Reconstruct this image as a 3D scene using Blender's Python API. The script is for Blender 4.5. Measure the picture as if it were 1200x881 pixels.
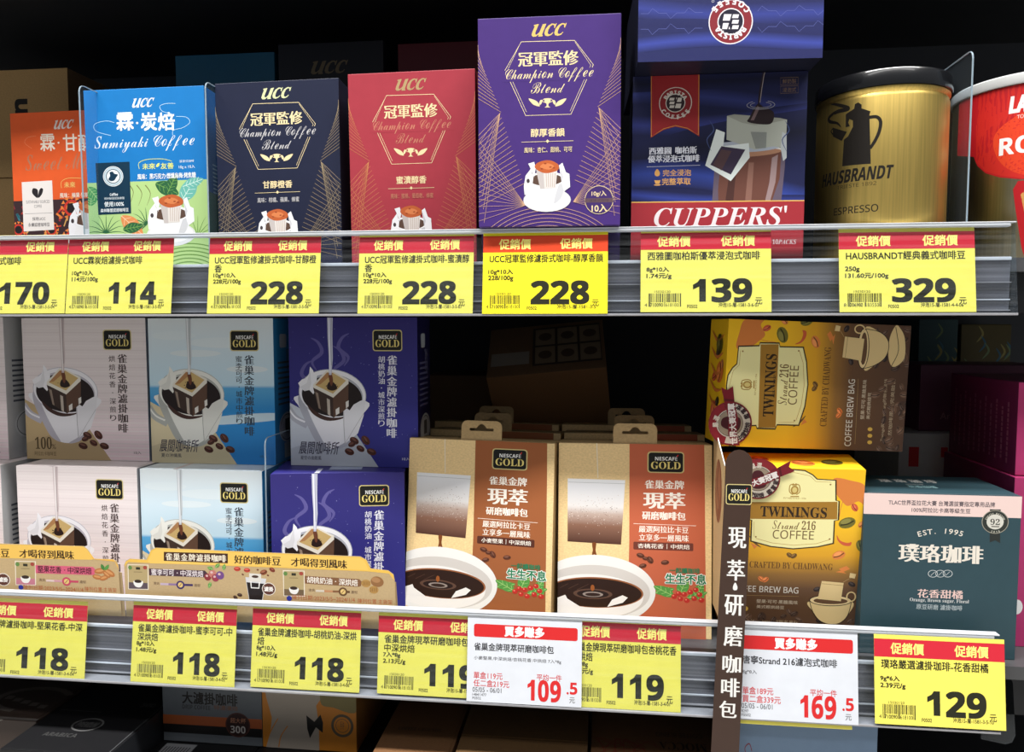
import bpy, bmesh, math, random
import numpy as np
from mathutils import Vector, Matrix
from mathutils.geometry import tessellate_polygon

for _o in list(bpy.data.objects):
    bpy.data.objects.remove(_o)
SC = bpy.context.scene
COL = SC.collection
RAD = math.radians
random.seed(7)

# ------------------------------------------------------------------ camera
FPX, PW, PH = 900.0, 1200, 881
CAM = Vector((0.0, -0.70, 1.30))          # the price rails stand on the plane Y = 0
YAW, PITCH = RAD(6.6), RAD(3.85)
cd = bpy.data.cameras.new('camera')
cd.sensor_width = 36.0
cd.lens = 36.0 * FPX / PW
cd.clip_start = 0.02
cam = bpy.data.objects.new('camera', cd)
cam.location = CAM
cam.rotation_euler = (math.pi / 2 - PITCH, 0, YAW)
COL.objects.link(cam)
SC.camera = cam

# ------------------------------------------------------------------ store light
world = bpy.data.worlds.new('store_air')
SC.world = world
world.use_nodes = True
world.node_tree.nodes['Background'].inputs[0].default_value = (0.93, 0.96, 1.0, 1)
world.node_tree.nodes['Background'].inputs[1].default_value = 0.20


def area(name, loc, sx, sy, power, col, aim=None):
    l = bpy.data.lights.new(name, 'AREA')
    l.shape = 'RECTANGLE'
    l.size, l.size_y = sx, sy
    l.energy = power
    l.color = col
    o = bpy.data.objects.new(name, l)
    o.location = loc
    if aim is not None:
        d = (Vector(aim) - Vector(loc)).normalized()
        o.rotation_euler = d.to_track_quat('-Z', 'Z').to_euler()
    COL.objects.link(o)
    return o


area('ceiling_tube_light', (0.0, -0.90, 3.95), 4.2, 0.28, 300, (1.0, 0.98, 0.95))
area('aisle_tube_light', (0.1, -2.2, 3.95), 4.2, 0.3, 30, (1.0, 0.98, 0.96), (0, 0, 1.2))

SC.view_settings.view_transform = 'Standard'
SC.view_settings.look = 'None'
SC.view_settings.gamma = 1
SC.view_settings.use_curve_mapping = False
SC.view_settings.exposure = -0.12

# ------------------------------------------------------------------ measuring
_f = Vector((-math.sin(YAW) * math.cos(PITCH), math.cos(YAW) * math.cos(PITCH), -math.sin(PITCH)))
_r = Vector((math.cos(YAW), math.sin(YAW), 0))
_u = _r.cross(_f)
AR = np.array([_r, _u, _f])
AC = np.array(CAM)


def ray(px, py):
    return _f * FPX + _r * (px - PW / 2) - _u * (py - PH / 2)


def at(px, py, Y):
    """the point of the vertical plane at depth Y that stands at this place of the photograph"""
    d = ray(px, py)
    return CAM + d * ((Y - CAM.y) / d.y)


def atz(px, py, Z):
    d = ray(px, py)
    return CAM + d * ((Z - CAM.z) / d.z)


def proj(P):
    v = (np.asarray(P) - AC) @ AR.T
    return np.stack([PW / 2 + FPX * v[..., 0] / v[..., 2], PH / 2 - FPX * v[..., 1] / v[..., 2]], -1)


def pose(x, y, z, yaw, lean, roll):
    return Matrix.Translation((x, y, z)) @ Matrix.Rotation(yaw, 4, 'Z') @ Matrix.Rotation(roll, 4, 'Y') @ Matrix.Rotation(-lean, 4, 'X')


def fit(q, Y, zb=None, yaw=None, lean=None, roll=None, wb=0.0):
    """pose and size of a carton whose front face has these measured corners"""
    q = np.array(q, float)
    m = (q[0] + q[1] + q[2] + q[3]) / 4
    bl, br = at(q[3][0], q[3][1], Y), at(q[2][0], q[2][1], Y)
    tl = at(*q[0], Y)
    p = np.array([(bl.x + br.x) / 2, yaw or 0.0, br.x - bl.x, tl.z - bl.z, lean or 0.0, roll or 0.0, zb if zb is not None else (bl.z + br.z) / 2])
    free = [0, 2, 3] + ([1] if yaw is None else []) + ([4] if lean is None else []) + ([5] if roll is None else []) + ([6] if zb is None else [])
    W = np.array([[1, 1], [1, 1], [1, wb if zb is not None else 1], [1, wb if zb is not None else 1]], float)

    def res(p):
        M = np.array(pose(p[0], Y, p[6], p[1], p[4], p[5]))
        w, h = p[2], p[3]
        c = np.array([[-w / 2, 0, h, 1], [w / 2, 0, h, 1], [w / 2, 0, 0, 1], [-w / 2, 0, 0, 1]]) @ M.T
        r = ((proj(c[:, :3]) - q) * W).ravel()
        return np.concatenate([r, [p[1] * 8, p[4] * 25, p[5] * 20]])
    for _ in range(12):
        r0 = res(p)
        J = np.stack([(res(p + np.eye(7)[k] * 1e-5) - r0) / 1e-5 for k in free], 1)
        d = np.linalg.lstsq(J, -r0, rcond=None)[0]
        p[free] += d
    return p


# ------------------------------------------------------------------ materials
def lin(c):
    return tuple(((v / 255) / 12.92 if v / 255 <= 0.04045 else ((v / 255 + 0.055) / 1.055) ** 2.4) for v in c[:3])


_mats = {}


def mat(name, col=(128, 128, 128), rough=0.5, metal=0.0, grain=0.0, scale=60.0, stretch=(1, 1, 1), bump=0.0, coat=0.0, spec=0.5):
    """principled material with procedural grain"""
    if name in _mats:
        return _mats[name]
    m = bpy.data.materials.new(name)
    _mats[name] = m
    m.use_nodes = True
    nt = m.node_tree
    b = nt.nodes['Principled BSDF']
    b.inputs['Roughness'].default_value = rough
    b.inputs['Metallic'].default_value = metal
    b.inputs['Coat Weight'].default_value = coat
    b.inputs['Specular IOR Level'].default_value = spec
    c = lin(col)
    tc = nt.nodes.new('ShaderNodeTexCoord')
    mp = nt.nodes.new('ShaderNodeMapping')
    mp.inputs['Scale'].default_value = [scale * s for s in stretch]
    nt.links.new(tc.outputs['Object'], mp.inputs[0])
    n = nt.nodes.new('ShaderNodeTexNoise')
    n.inputs['Detail'].default_value = 5
    n.inputs['Scale'].default_value = 1
    nt.links.new(mp.outputs[0], n.inputs['Vector'])
    rp = nt.nodes.new('ShaderNodeValToRGB')
    g = grain if grain else 0.03
    rp.color_ramp.elements[0].color = [v * (1 - g) for v in c] + [1]
    rp.color_ramp.elements[1].color = [min(1, v * (1 + g)) for v in c] + [1]
    rp.color_ramp.elements[0].position = 0.3
    rp.color_ramp.elements[1].position = 0.7
    nt.links.new(n.outputs[0], rp.inputs[0])
    nt.links.new(rp.outputs[0], b.inputs['Base Color'])
    if bump:
        bp = nt.nodes.new('ShaderNodeBump')
        bp.inputs['Strength'].default_value = bump
        bp.inputs['Distance'].default_value = 0.001
        nt.links.new(n.outputs[0], bp.inputs['Height'])
        nt.links.new(bp.outputs[0], b.inputs['Normal'])
    return m


def board(name, col, rough=0.42, grain=0.03, **k):
    return mat(name, col, rough, grain=grain, bump=0.05, scale=90, spec=0.3, **k)


def kraft(name, col, grain=0.16, rough=0.75):
    return mat(name, col, rough, grain=grain, scale=420, stretch=(1, 1, 1.6), bump=0.12)


def clear(name, tint=(245, 250, 255), gloss=0.08, rough=0.06, streak=0.0, fres=0.35):
    m = bpy.data.materials.new(name)
    m.use_nodes = True
    nt = m.node_tree
    nt.nodes.clear()
    out = nt.nodes.new('ShaderNodeOutputMaterial')
    tr = nt.nodes.new('ShaderNodeBsdfTransparent')
    tr.inputs[0].default_value = lin(tint) + (1,)
    gl = nt.nodes.new('ShaderNodeBsdfPrincipled')
    gl.inputs['Base Color'].default_value = (0.8, 0.85, 0.9, 1)
    gl.inputs['Roughness'].default_value = rough
    gl.inputs['Specular IOR Level'].default_value = 1.0
    mx = nt.nodes.new('ShaderNodeMixShader')
    lw = nt.nodes.new('ShaderNodeLayerWeight')
    lw.inputs[0].default_value = 0.25
    ma = nt.nodes.new('ShaderNodeMath')
    ma.operation = 'MULTIPLY_ADD'
    ma.inputs[1].default_value = fres
    ma.inputs[2].default_value = gloss
    nt.links.new(lw.outputs['Fresnel'], ma.inputs[0])
    if streak:
        tc = nt.nodes.new('ShaderNodeTexCoord')
        mp = nt.nodes.new('ShaderNodeMapping')
        mp.inputs['Scale'].default_value = (3, 40, 260)
        n = nt.nodes.new('ShaderNodeTexNoise')
        n.inputs['Scale'].default_value = 1
        nt.links.new(tc.outputs['Object'], mp.inputs[0])
        nt.links.new(mp.outputs[0], n.inputs['Vector'])
        m2 = nt.nodes.new('ShaderNodeMath')
        m2.operation = 'MULTIPLY_ADD'
        m2.inputs[1].default_value = streak
        m2.inputs[2].default_value = -streak * 0.45
        nt.links.new(n.outputs[0], m2.inputs[0])
        m3 = nt.nodes.new('ShaderNodeMath')
        m3.operation = 'ADD'
        m3.use_clamp = True
        nt.links.new(ma.outputs[0], m3.inputs[0])
        nt.links.new(m2.outputs[0], m3.inputs[1])
        ma = m3
    nt.links.new(ma.outputs[0], mx.inputs[0])
    nt.links.new(tr.outputs[0], mx.inputs[1])
    nt.links.new(gl.outputs[0], mx.inputs[2])
    nt.links.new(mx.outputs[0], out.inputs[0])
    return m


def ink_material():
    m = bpy.data.materials.new('printing_ink')
    m.use_nodes = True
    nt = m.node_tree
    b = nt.nodes['Principled BSDF']
    a = nt.nodes.new('ShaderNodeAttribute')
    a.attribute_name = 'ink'
    nt.links.new(a.outputs['Color'], b.inputs['Base Color'])
    b.inputs['Specular IOR Level'].default_value = 0.3
    tc = nt.nodes.new('ShaderNodeTexCoord')
    n = nt.nodes.new('ShaderNodeTexNoise')
    n.inputs['Scale'].default_value = 300
    nt.links.new(tc.outputs['Object'], n.inputs['Vector'])
    mr = nt.nodes.new('ShaderNodeMapRange')
    mr.inputs['To Min'].default_value = 0.38
    mr.inputs['To Max'].default_value = 0.5
    nt.links.new(n.outputs[0], mr.inputs[0])
    nt.links.new(mr.outputs[0], b.inputs['Roughness'])
    sb = nt.nodes.new('ShaderNodeMath')
    sb.operation = 'SUBTRACT'
    sb.inputs[0].default_value = 1.0
    nt.links.new(a.outputs['Alpha'], sb.inputs[1])
    nt.links.new(sb.outputs[0], b.inputs['Metallic'])
    return m


INKM = ink_material()

# ------------------------------------------------------------------ objects


def tag(o, label, cat, group=None, kind=None):
    if label:
        o['label'] = label
    if cat:
        o['category'] = cat
    if group:
        o['group'] = group
    if kind:
        o['kind'] = kind
    return o


def empty(name, M, label=None, cat=None, group=None):
    o = bpy.data.objects.new(name, None)
    o.empty_display_size = 0.02
    COL.objects.link(o)
    o.matrix_world = M if isinstance(M, Matrix) else Matrix.Translation(M)
    return tag(o, label, cat, group)


def link(name, me, parent=None, mats=()):
    o = bpy.data.objects.new(name, me)
    for m in mats:
        me.materials.append(m)
    COL.objects.link(o)
    if parent is not None:
        o.parent = parent
    return o


def from_bm(name, bm, mats, parent=None, smooth=False, M=None):
    me = bpy.data.meshes.new(name)
    if M is not None:
        bm.transform(M)
    bm.normal_update()
    bm.to_mesh(me)
    bm.free()
    if smooth:
        for p in me.polygons:
            p.use_smooth = True
    if not isinstance(mats, (list, tuple)):
        mats = [mats]
    return link(name, me, parent, mats)


def box_bm(x0, x1, y0, y1, z0, z1, bevel=0.0, seg=2, bm=None):
    b = bmesh.new() if bm is None else bm
    vs = [b.verts.new((x, y, z)) for x in (x0, x1) for y in (y0, y1) for z in (z0, z1)]
    fs = [(0, 1, 3, 2), (4, 6, 7, 5), (0, 4, 5, 1), (2, 3, 7, 6), (0, 2, 6, 4), (1, 5, 7, 3)]
    F = [b.faces.new([vs[i] for i in f]) for f in fs]
    if bevel:
        es = list({e for f in F for e in f.edges})
        bmesh.ops.bevel(b, geom=es, offset=bevel, segments=seg, affect='EDGES', profile=0.6)
    return b


def box(name, x0, x1, y0, y1, z0, z1, m, parent=None, bevel=0.0, M=None):
    return from_bm(name, box_bm(x0, x1, y0, y1, z0, z1, bevel), m, parent, M=M)


def plate(name, pts, t, m, parent=None, plane='XZ', off=0.0, bevel=0.0):
    """flat board of thickness t from an outline in its own plane"""
    b = bmesh.new()
    lo = []
    for s in (0, 1):
        lo.append([b.verts.new((x, off + s * t, z) if plane == 'XZ' else ((off + s * t, x, z) if plane == 'YZ' else (x, z, off + s * t))) for x, z in pts])
    n = len(pts)
    tr = tessellate_polygon([[Vector((x, z, 0)) for x, z in pts]])
    for f in tr:
        b.faces.new([lo[0][i] for i in f])
        b.faces.new([lo[1][i] for i in reversed(f)])
    for i in range(n):
        j = (i + 1) % n
        b.faces.new([lo[0][i], lo[0][j], lo[1][j], lo[1][i]])
    bmesh.ops.recalc_face_normals(b, faces=b.faces)
    return from_bm(name, b, m, parent)


# ------------------------------------------------------------------ lettering
def _maps():
    T = {}
    A = 'ABCDEFGHIJKLMNOPQRSTUVWXYZ'
    a = A.lower()

    def blk(U, L, Dg=None):
        d = {}
        for i, c in enumerate(A):
            d[ord(c)] = chr(U + i)
        for i, c in enumerate(a):
            d[ord(c)] = chr(L + i)
        if Dg:
            for i in range(10):
                d[ord('0') + i] = chr(Dg + i)
        return d
    T['bold'] = blk(0x1D5D4, 0x1D5EE, 0x1D7EC)
    T['sans'] = blk(0x1D5A0, 0x1D5BA, 0x1D7E2)
    T['serif'] = blk(0x1D400, 0x1D41A, 0x1D7CE)
    T['script'] = blk(0x1D4D0, 0x1D4EA, 0x1D7CE)
    T['ital'] = blk(0x1D468, 0x1D482, 0x1D7CE)
    T['boldital'] = blk(0x1D63C, 0x1D656, 0x1D7EC)
    s = blk(0x1D49C, 0x1D4B6)
    for c, v in {'B': 0x212C, 'E': 0x2130, 'F': 0x2131, 'H': 0x210B, 'I': 0x2110, 'L': 0x2112, 'M': 0x2133, 'R': 0x211B, 'e': 0x212F, 'g': 0x210A, 'o': 0x2134}.items():
        s[ord(c)] = chr(v)
    s[ord('S')] = chr(0x1D446)
    T['script'][ord('S')] = chr(0x1D446)
    T['thin'] = s
    return T


STY = _maps()
_tc = {}
_pen = []


def glyph(s, style=''):
    k = (s, style)
    if k in _tc:
        return _tc[k]
    if not _pen:
        c = bpy.data.curves.new('t', 'FONT')
        c.size = 1
        c.resolution_u = 3
        _pen.append(bpy.data.objects.new('t', c))
    o = _pen[0]
    o.data.body = s.translate(STY[style]) if style in STY else s
    me = bpy.data.meshes.new_from_object(o)
    n = len(me.vertices)
    v = np.empty(n * 3)
    me.vertices.foreach_get('co', v)
    v = v.reshape(-1, 3)[:, :2]
    me.calc_loop_triangles()
    t = np.empty(len(me.loop_triangles) * 3, int)
    me.loop_triangles.foreach_get('vertices', t)
    t = t.reshape(-1, 3)
    bpy.data.meshes.remove(me)
    if n == 0:
        v = np.zeros((3, 2))
        t = np.array([[0, 1, 2]])
    _tc[k] = (v, t)
    return _tc[k]


def hom(q, r):
    """homography from quad q to quad r"""
    A, b = [], []
    for (x, y), (u, v) in zip(q, r):
        A.append([x, y, 1, 0, 0, 0, -u * x, -u * y]); b.append(u)
        A.append([0, 0, 0, x, y, 1, -v * x, -v * y]); b.append(v)
    h = np.linalg.solve(np.array(A, float), np.array(b, float))
    return np.append(h, 1).reshape(3, 3)


def smooth_pts(pts, closed=True, k=5):
    P = np.array(pts, float)
    n = len(P)
    out = []
    rng = range(n) if closed else range(n - 1)
    for i in rng:
        if closed:
            p0, p1, p2, p3 = P[(i - 1) % n], P[i], P[(i + 1) % n], P[(i + 2) % n]
        else:
            p0, p1, p2, p3 = P[max(i - 1, 0)], P[i], P[i + 1], P[min(i + 2, n - 1)]
        for j in range(k):
            t = j / k
            out.append(0.5 * ((2 * p1) + (-p0 + p2) * t + (2 * p0 - 5 * p1 + 4 * p2 - p3) * t * t + (-p0 + 3 * p1 - 3 * p2 + p3) * t ** 3))
    if not closed:
        out.append(P[-1])
    return np.array(out)


INKS = []


class Ink:
    """flat print on a face. Shapes are given in the units of a reference quad (TL, TR, BR, BL) of the artwork;
    fmap turns the face's own (u, v, height) into the carton's space."""

    def __init__(s, parent, fmap, quad=None, size=None, maxdu=None, clip=True, base=0.00004, eps=0.000009):
        if quad is None:
            quad = [(0, 0), (size[0], 0), (size[0], size[1]), (0, size[1])]
        q = np.array(quad, float)
        s.w = (np.linalg.norm(q[1] - q[0]) + np.linalg.norm(q[2] - q[3])) / 2
        s.h = (np.linalg.norm(q[3] - q[0]) + np.linalg.norm(q[2] - q[1])) / 2
        s.H = hom(q, [(0, 0), (s.w, 0), (s.w, s.h), (0, s.h)])
        INKS.append(s)
        s.parent, s.fmap, s.maxdu, s.clip = parent, fmap, maxdu, clip
        s.base, s.eps, s.n = base, eps, 0
        s.boxes = np.zeros((0, 5))
        s.parts = {}
        s.cur = 'lettering'
        s.alpha = 1.0
        s.T = None

    def part(s, name, new=False):
        s.cur = name
        if new:
            while s.cur in s.parts:
                s.cur += '#'
        return s

    def face(s, p):
        p = np.atleast_2d(np.array(p, float))
        if s.T is not None:
            p = p @ s.T[:, :2].T + s.T[:, 2]
        h = np.c_[p, np.ones(len(p))] @ s.H.T
        return h[:, :2] / h[:, 2:3]

    def add(s, P, tris, col, copies=1):
        """P in face units, col one colour or one per vertex (0-255)"""
        copies = max(1, copies)
        lo, hi = P.min(0), P.max(0)
        B = s.boxes
        hit = (B[:, 0] < hi[0]) & (B[:, 2] > lo[0]) & (B[:, 1] < hi[1]) & (B[:, 3] > lo[1]) if len(B) else []
        s.n = (B[hit][:, 4].max() if len(B) and hit.any() else 0) + 1
        s.boxes = np.vstack([B, [lo[0], lo[1], hi[0], hi[1], s.n + copies - 1]])
        if copies > 1:
            m = len(P) // copies
            zoff = np.repeat(np.arange(copies), m) * s.eps
        else:
            zoff = np.zeros(len(P))
        col = np.array(col, float)
        if col.ndim == 1:
            col = np.tile(col[None, :3], (len(P), 1))
        cl = col[:, :3] / 255
        cl = np.where(cl <= 0.04045, cl / 12.92, ((cl + 0.055) / 1.055) ** 2.4)
        cl = np.c_[cl, np.full(len(cl), s.alpha), zoff]
        uv = np.c_[P[:, 0] / s.w, 1 - P[:, 1] / s.h]
        V, Tn, K = uv, tris, cl
        if s.clip and ((uv < -1e-6).any() or (uv > 1 + 1e-6).any()):
            V, Tn, K = s._clip(uv, tris, cl)
            if not len(V):
                return
        if s.maxdu:
            V, Tn, K = s._split(V, Tn, K)
        z = s.base + s.eps * s.n
        d = s.parts.setdefault(s.cur, [[], [], [], 0])
        K = np.asarray(K)
        d[0].append(np.c_[V, z + K[:, 4]])
        K = K[:, :4]
        d[1].append(np.asarray(Tn) + d[3])
        d[2].append(K)
        d[3] += len(V)

    def _clip(s, uv, tris, col):
        V, F, K = [], [], []
        for t in tris:
            poly = [np.r_[uv[i], col[i]] for i in t]
            P = np.array([p[:2] for p in poly])
            if not ((P >= 0).all() and (P <= 1).all()):
                for ax, sg, lim in ((0, 1, 0), (0, -1, 1), (1, 1, 0), (1, -1, 1)):
                    out = []
                    for i in range(len(poly)):
                        a, b = poly[i - 1], poly[i]
                        da, db = sg * (a[ax] - lim), sg * (b[ax] - lim)
                        if (da >= 0) != (db >= 0):
                            out.append(a + (b - a) * (da / (da - db)))
                        if db >= 0:
                            out.append(b)
                    poly = out
                    if len(poly) < 3:
                        break
            if len(poly) >= 3:
                o = len(V)
                V += [p[:2] for p in poly]
                K += [p[2:] for p in poly]
                F += [(o, o + i, o + i + 1) for i in range(1, len(poly) - 1)]
        return np.array(V), F, np.array(K)

    def _split(s, V, T, K):
        V, K = [tuple(v) for v in V], [tuple(k) for k in K]
        out, st = [], [tuple(t) for t in T]
        while st:
            t = st.pop()
            us = [V[i][0] for i in t]
            if max(us) - min(us) <= s.maxdu:
                out.append(t)
                continue
            L = [abs(us[0] - us[1]), abs(us[1] - us[2]), abs(us[2] - us[0])]
            e = L.index(max(L))
            a, b, c = t[e], t[(e + 1) % 3], t[(e + 2) % 3]
            m = len(V)
            V.append(tuple((np.array(V[a]) + V[b]) / 2))
            K.append(tuple((np.array(K[a]) + K[b]) / 2))
            st += [(a, m, c), (m, b, c)]
        return np.array(V), out, np.array(K)

    def raw(s, P, col):
        P = np.asarray(P, float)
        tr = tessellate_polygon([[Vector((x, y, 0)) for x, y in P]])
        s.add(P, tr, col)
        return s

    def poly(s, pts, col, sm=False):
        if sm:
            pts = smooth_pts(pts)
        return s.raw(s.face(pts), col)

    def box(s, x0, y0, x1, y1, col, r=0):
        c = s.face([((x0 + x1) / 2, (y0 + y1) / 2)])[0]
        w, h = abs(x1 - x0) / 2, abs(y1 - y0) / 2
        if r:
            P = []
            for cx, cy, a0 in ((w - r, h - r, 0), (-w + r, h - r, 90), (-w + r, -h + r, 180), (w - r, -h + r, 270)):
                for k in range(5):
                    a = RAD(a0 + k * 22.5)
                    P.append((cx + r * math.cos(a), cy + r * math.sin(a)))
        else:
            P = [(-w, -h), (w, -h), (w, h), (-w, h)]
        return s.raw(np.array(P) + c, col)

    def grad(s, x0, y0, x1, y1, stops, horiz=False):
        """stops: (t, colour) from top to bottom of the box"""
        w, h = x1 - x0, y1 - y0
        for (t0, c0), (t1, c1) in zip(stops, stops[1:]):
            if horiz:
                P = s.face([(x0 + w * t0, y0), (x0 + w * t1, y0), (x0 + w * t1, y1), (x0 + w * t0, y1)])
                cc = [c0, c1, c1, c0]
            else:
                P = s.face([(x0, y0 + h * t0), (x1, y0 + h * t0), (x1, y0 + h * t1), (x0, y0 + h * t1)])
                cc = [c0, c0, c1, c1]
            s.add(P, [(0, 1, 2), (0, 2, 3)], cc)
        return s

    def ell(s, cx, cy, rx, ry, col, rot=0, a0=0, a1=360, n=28, flat=None):
        c = s.face([(cx, cy)])[0]
        cr, sr = math.cos(RAD(rot)), math.sin(RAD(rot))
        P = []
        m = n if a1 - a0 >= 360 else n + 1
        for i in range(m):
            a = RAD(a0 + (a1 - a0) * i / n)
            x, y = rx * math.cos(a), ry * math.sin(a)
            P.append((x * cr - y * sr, x * sr + y * cr))
        return s.raw(np.array(P) + c, col)

    def ring(s, cx, cy, rx, ry, w, col, rot=0, a0=0, a1=360, n=36):
        c = s.face([(cx, cy)])[0]
        cr, sr = math.cos(RAD(rot)), math.sin(RAD(rot))
        P = []
        for i in range(n + 1):
            a = RAD(a0 + (a1 - a0) * i / n)
            for q in (-w / 2, w / 2):
                x, y = (rx + q) * math.cos(a), (ry + q) * math.sin(a)
                P.append((c[0] + x * cr - y * sr, c[1] + x * sr + y * cr))
        T = []
        for i in range(n):
            T += [(2 * i, 2 * i + 1, 2 * i + 3), (2 * i, 2 * i + 3, 2 * i + 2)]
        s.add(np.array(P), T, col)
        return s

    def line(s, pts, w, col, sm=False, closed=False, taper=False):
        if sm:
            pts = smooth_pts(pts, closed)
        P = s.face(pts)
        if closed:
            P = np.vstack([P, P[:1]])
        n = len(P)
        out = []
        for i in range(n):
            a = P[max(i - 1, 0)] if not closed else P[(i - 1) % (n - 1)]
            b = P[min(i + 1, n - 1)] if not closed else P[(i + 1) % (n - 1)]
            d = b - a
            L = np.hypot(*d) or 1
            nn = np.array([-d[1], d[0]]) / L
            ww = w / 2
            if taper:
                t = i / (n - 1)
                ww *= (math.sin(math.pi * t) * 0.85 + 0.15) if taper is True else (1 - t * taper)
            out += [P[i] + nn * ww, P[i] - nn * ww]
        T = []
        for i in range(n - 1):
            T += [(2 * i, 2 * i + 1, 2 * i + 3), (2 * i, 2 * i + 3, 2 * i + 2)]
        s.add(np.array(out), T, col)
        return s

    def text(s, t, x0, y0, x1, y1, col, style='', b=0.0, shear=0.0, rot=0, bx=None, keep=False):
        """t fills the box x0..x1, y0..y1; b thickens the strokes (em), bx only sideways"""
        v, tr = glyph(t, style)
        v = v.copy()
        v[:, 0] += v[:, 1] * shear
        lo, hi = v.min(0), v.max(0)
        sz = np.maximum(hi - lo, 1e-6)
        w, h = abs(x1 - x0), abs(y1 - y0)
        if rot in (90, -90, 270):
            w, h = h, w
        if keep:
            k = min(w / sz[0], h / sz[1])
            sc = np.array([k, k])
        else:
            sc = np.array([w, h]) / sz
        P = (v - (lo + hi) / 2) * sc
        P[:, 1] *= -1
        if rot:
            a = RAD(rot)
            P = P @ np.array([[math.cos(a), math.sin(a)], [-math.sin(a), math.cos(a)]])
        c = s.face([((x0 + x1) / 2, (y0 + y1) / 2)])[0]
        P += c
        e = sc[1]
        offs = [(0, 0)]
        if b:
            offs = [(dx * b * e, dy * b * e) for dx in (-1, 1) for dy in (-1, 1)]
        if bx:
            offs = [(-bx * e, 0), (0, 0), (bx * e, 0)]
        n = len(P)
        PP = np.vstack([P + np.array(o) for o in offs])
        TT = np.vstack([tr + n * i for i in range(len(offs))])
        s.add(PP, TT, col, len(offs))
        return s

    def vtext(s, t, xc, y0, y1, wd, col, b=0.0, bx=None):
        st = (y1 - y0) / len(t)
        for i, ch in enumerate(t):
            if ch == ' ':
                continue
            yc = y0 + st * (i + 0.5)
            if ch in '·.':
                s.ell(xc, yc, wd * 0.09, wd * 0.09, col, n=8)
            else:
                hh = min(st * 0.9, wd) / 2
                s.text(ch, xc - wd / 2, yc - hh, xc + wd / 2, yc + hh, col, b=b, bx=bx)
        return s

    def arctext(s, t, cx, cy, r, a0, a1, h, col, style='bold', b=0, inward=False, wid=0.8):
        """letters on a circle; angles clockwise from the top, in degrees"""
        n = len(t)
        for i, ch in enumerate(t):
            if ch == ' ':
                continue
            a = a0 + (a1 - a0) * (i + 0.5) / n
            x, y = cx + r * math.sin(RAD(a)), cy - r * math.cos(RAD(a))
            v, tr = glyph(ch, style)
            lo, hi = v.min(0), v.max(0)
            cap = 0.7
            k = h / cap
            P = (v - np.array([(lo[0] + hi[0]) / 2, cap / 2])) * k
            P[:, 0] *= wid
            P[:, 1] *= -1
            q = RAD(a + (180 if inward else 0))
            P = P @ np.array([[math.cos(q), math.sin(q)], [-math.sin(q), math.cos(q)]])
            P = P + s.face([(x, y)])[0]
            if b:
                P = np.vstack([P + (dx * b * k, dy * b * k) for dx in (-1, 1) for dy in (-1, 1)])
                tr = np.vstack([tr + len(v) * i2 for i2 in range(4)])
            s.add(P, tr, col, 4 if b else 1)
        return s

    def done(s):
        obs = []
        for name, (V, T, K, n) in s.parts.items():
            V, T, K = np.vstack(V), np.vstack(T), np.vstack(K)
            if isinstance(s.fmap, tuple):      # affine face: origin, u axis, v axis, normal
                o, ua, va, na = [np.array(a, float) for a in s.fmap]
                P = o + V[:, :1] * ua + V[:, 1:2] * va + V[:, 2:3] * na
            else:
                P = s.fmap(V)
            name = name.rstrip('#')
            me = bpy.data.meshes.new(name)
            me.from_pydata(P.tolist(), [], T.tolist())
            at_ = me.attributes.new('ink', 'FLOAT_COLOR', 'POINT')
            at_.data.foreach_set('color', K.astype(np.float32).ravel())
            obs.append(link(name, me, s.parent, [INKM]))
        s.parts = {}
        return obs


# ------------------------------------------------------------------ cartons
class Carton:
    def __init__(s, name, label, cat, q, Y, depth, mats, zb=None, group=None, yaw=None, lean=None, roll=None, bevel=0.0007, wb=0.0, body='carton', M=None, dims=None, flap=True):
        """q: measured corners of the front face; mats: front or (front, side, top)"""
        if M is None:
            p = fit(q, Y, zb, yaw, lean, roll, wb)
            M = pose(p[0], Y, p[6], p[1], p[4], p[5])
            s.W, s.H = p[2], p[3]
        else:
            s.W, s.H = dims
        s.D = depth
        s.root = empty(name, M, label, cat, group)
        s.M = M
        if not isinstance(mats, (list, tuple)):
            mats = (mats,)
        bm = box_bm(-s.W / 2, s.W / 2, 0, depth, 0, s.H, bevel)
        bm.normal_update()
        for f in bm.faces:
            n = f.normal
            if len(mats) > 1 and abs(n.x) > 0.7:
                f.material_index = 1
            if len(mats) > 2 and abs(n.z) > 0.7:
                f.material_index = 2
        s.body = from_bm(body, bm, list(mats), s.root)
        if flap:
            # the tuck flap folded over the top edge
            f = bmesh.new()
            box_bm(-s.W / 2 + 0.003, s.W / 2 - 0.003, 0.0015, depth - 0.002, s.H, s.H + 0.0004, 0.0002, 1, f)
            from_bm('tuck_flap', f, [mats[-1]], s.root)

    def front(s, quad=None, size=None, **k):
        return Ink(s.root, ((-s.W / 2, 0, 0), (s.W, 0, 0), (0, 0, s.H), (0, -1, 0)), quad, size, **k)

    def right(s, size):
        return Ink(s.root, ((s.W / 2, 0, 0), (0, s.D, 0), (0, 0, s.H), (1, 0, 0)), None, size)

    def left(s, size):
        return Ink(s.root, ((-s.W / 2, s.D, 0), (0, -s.D, 0), (0, 0, s.H), (-1, 0, 0)), None, size)

    def top(s, size):
        return Ink(s.root, ((-s.W / 2, 0, s.H), (s.W, 0, 0), (0, s.D, 0), (0, 0, 1)), None, size, base=0.0005)

    def under(s, size):
        return Ink(s.root, ((-s.W / 2, s.D, 0), (s.W, 0, 0), (0, -s.D, 0), (0, 0, -1)), None, size)

# ------------------------------------------------------------------ setting
def structure(name, x0, x1, y0, y1, z0, z1, m):
    o = box(name, x0, x1, y0, y1, z0, z1, m)
    o['kind'] = 'structure'
    return o


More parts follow.
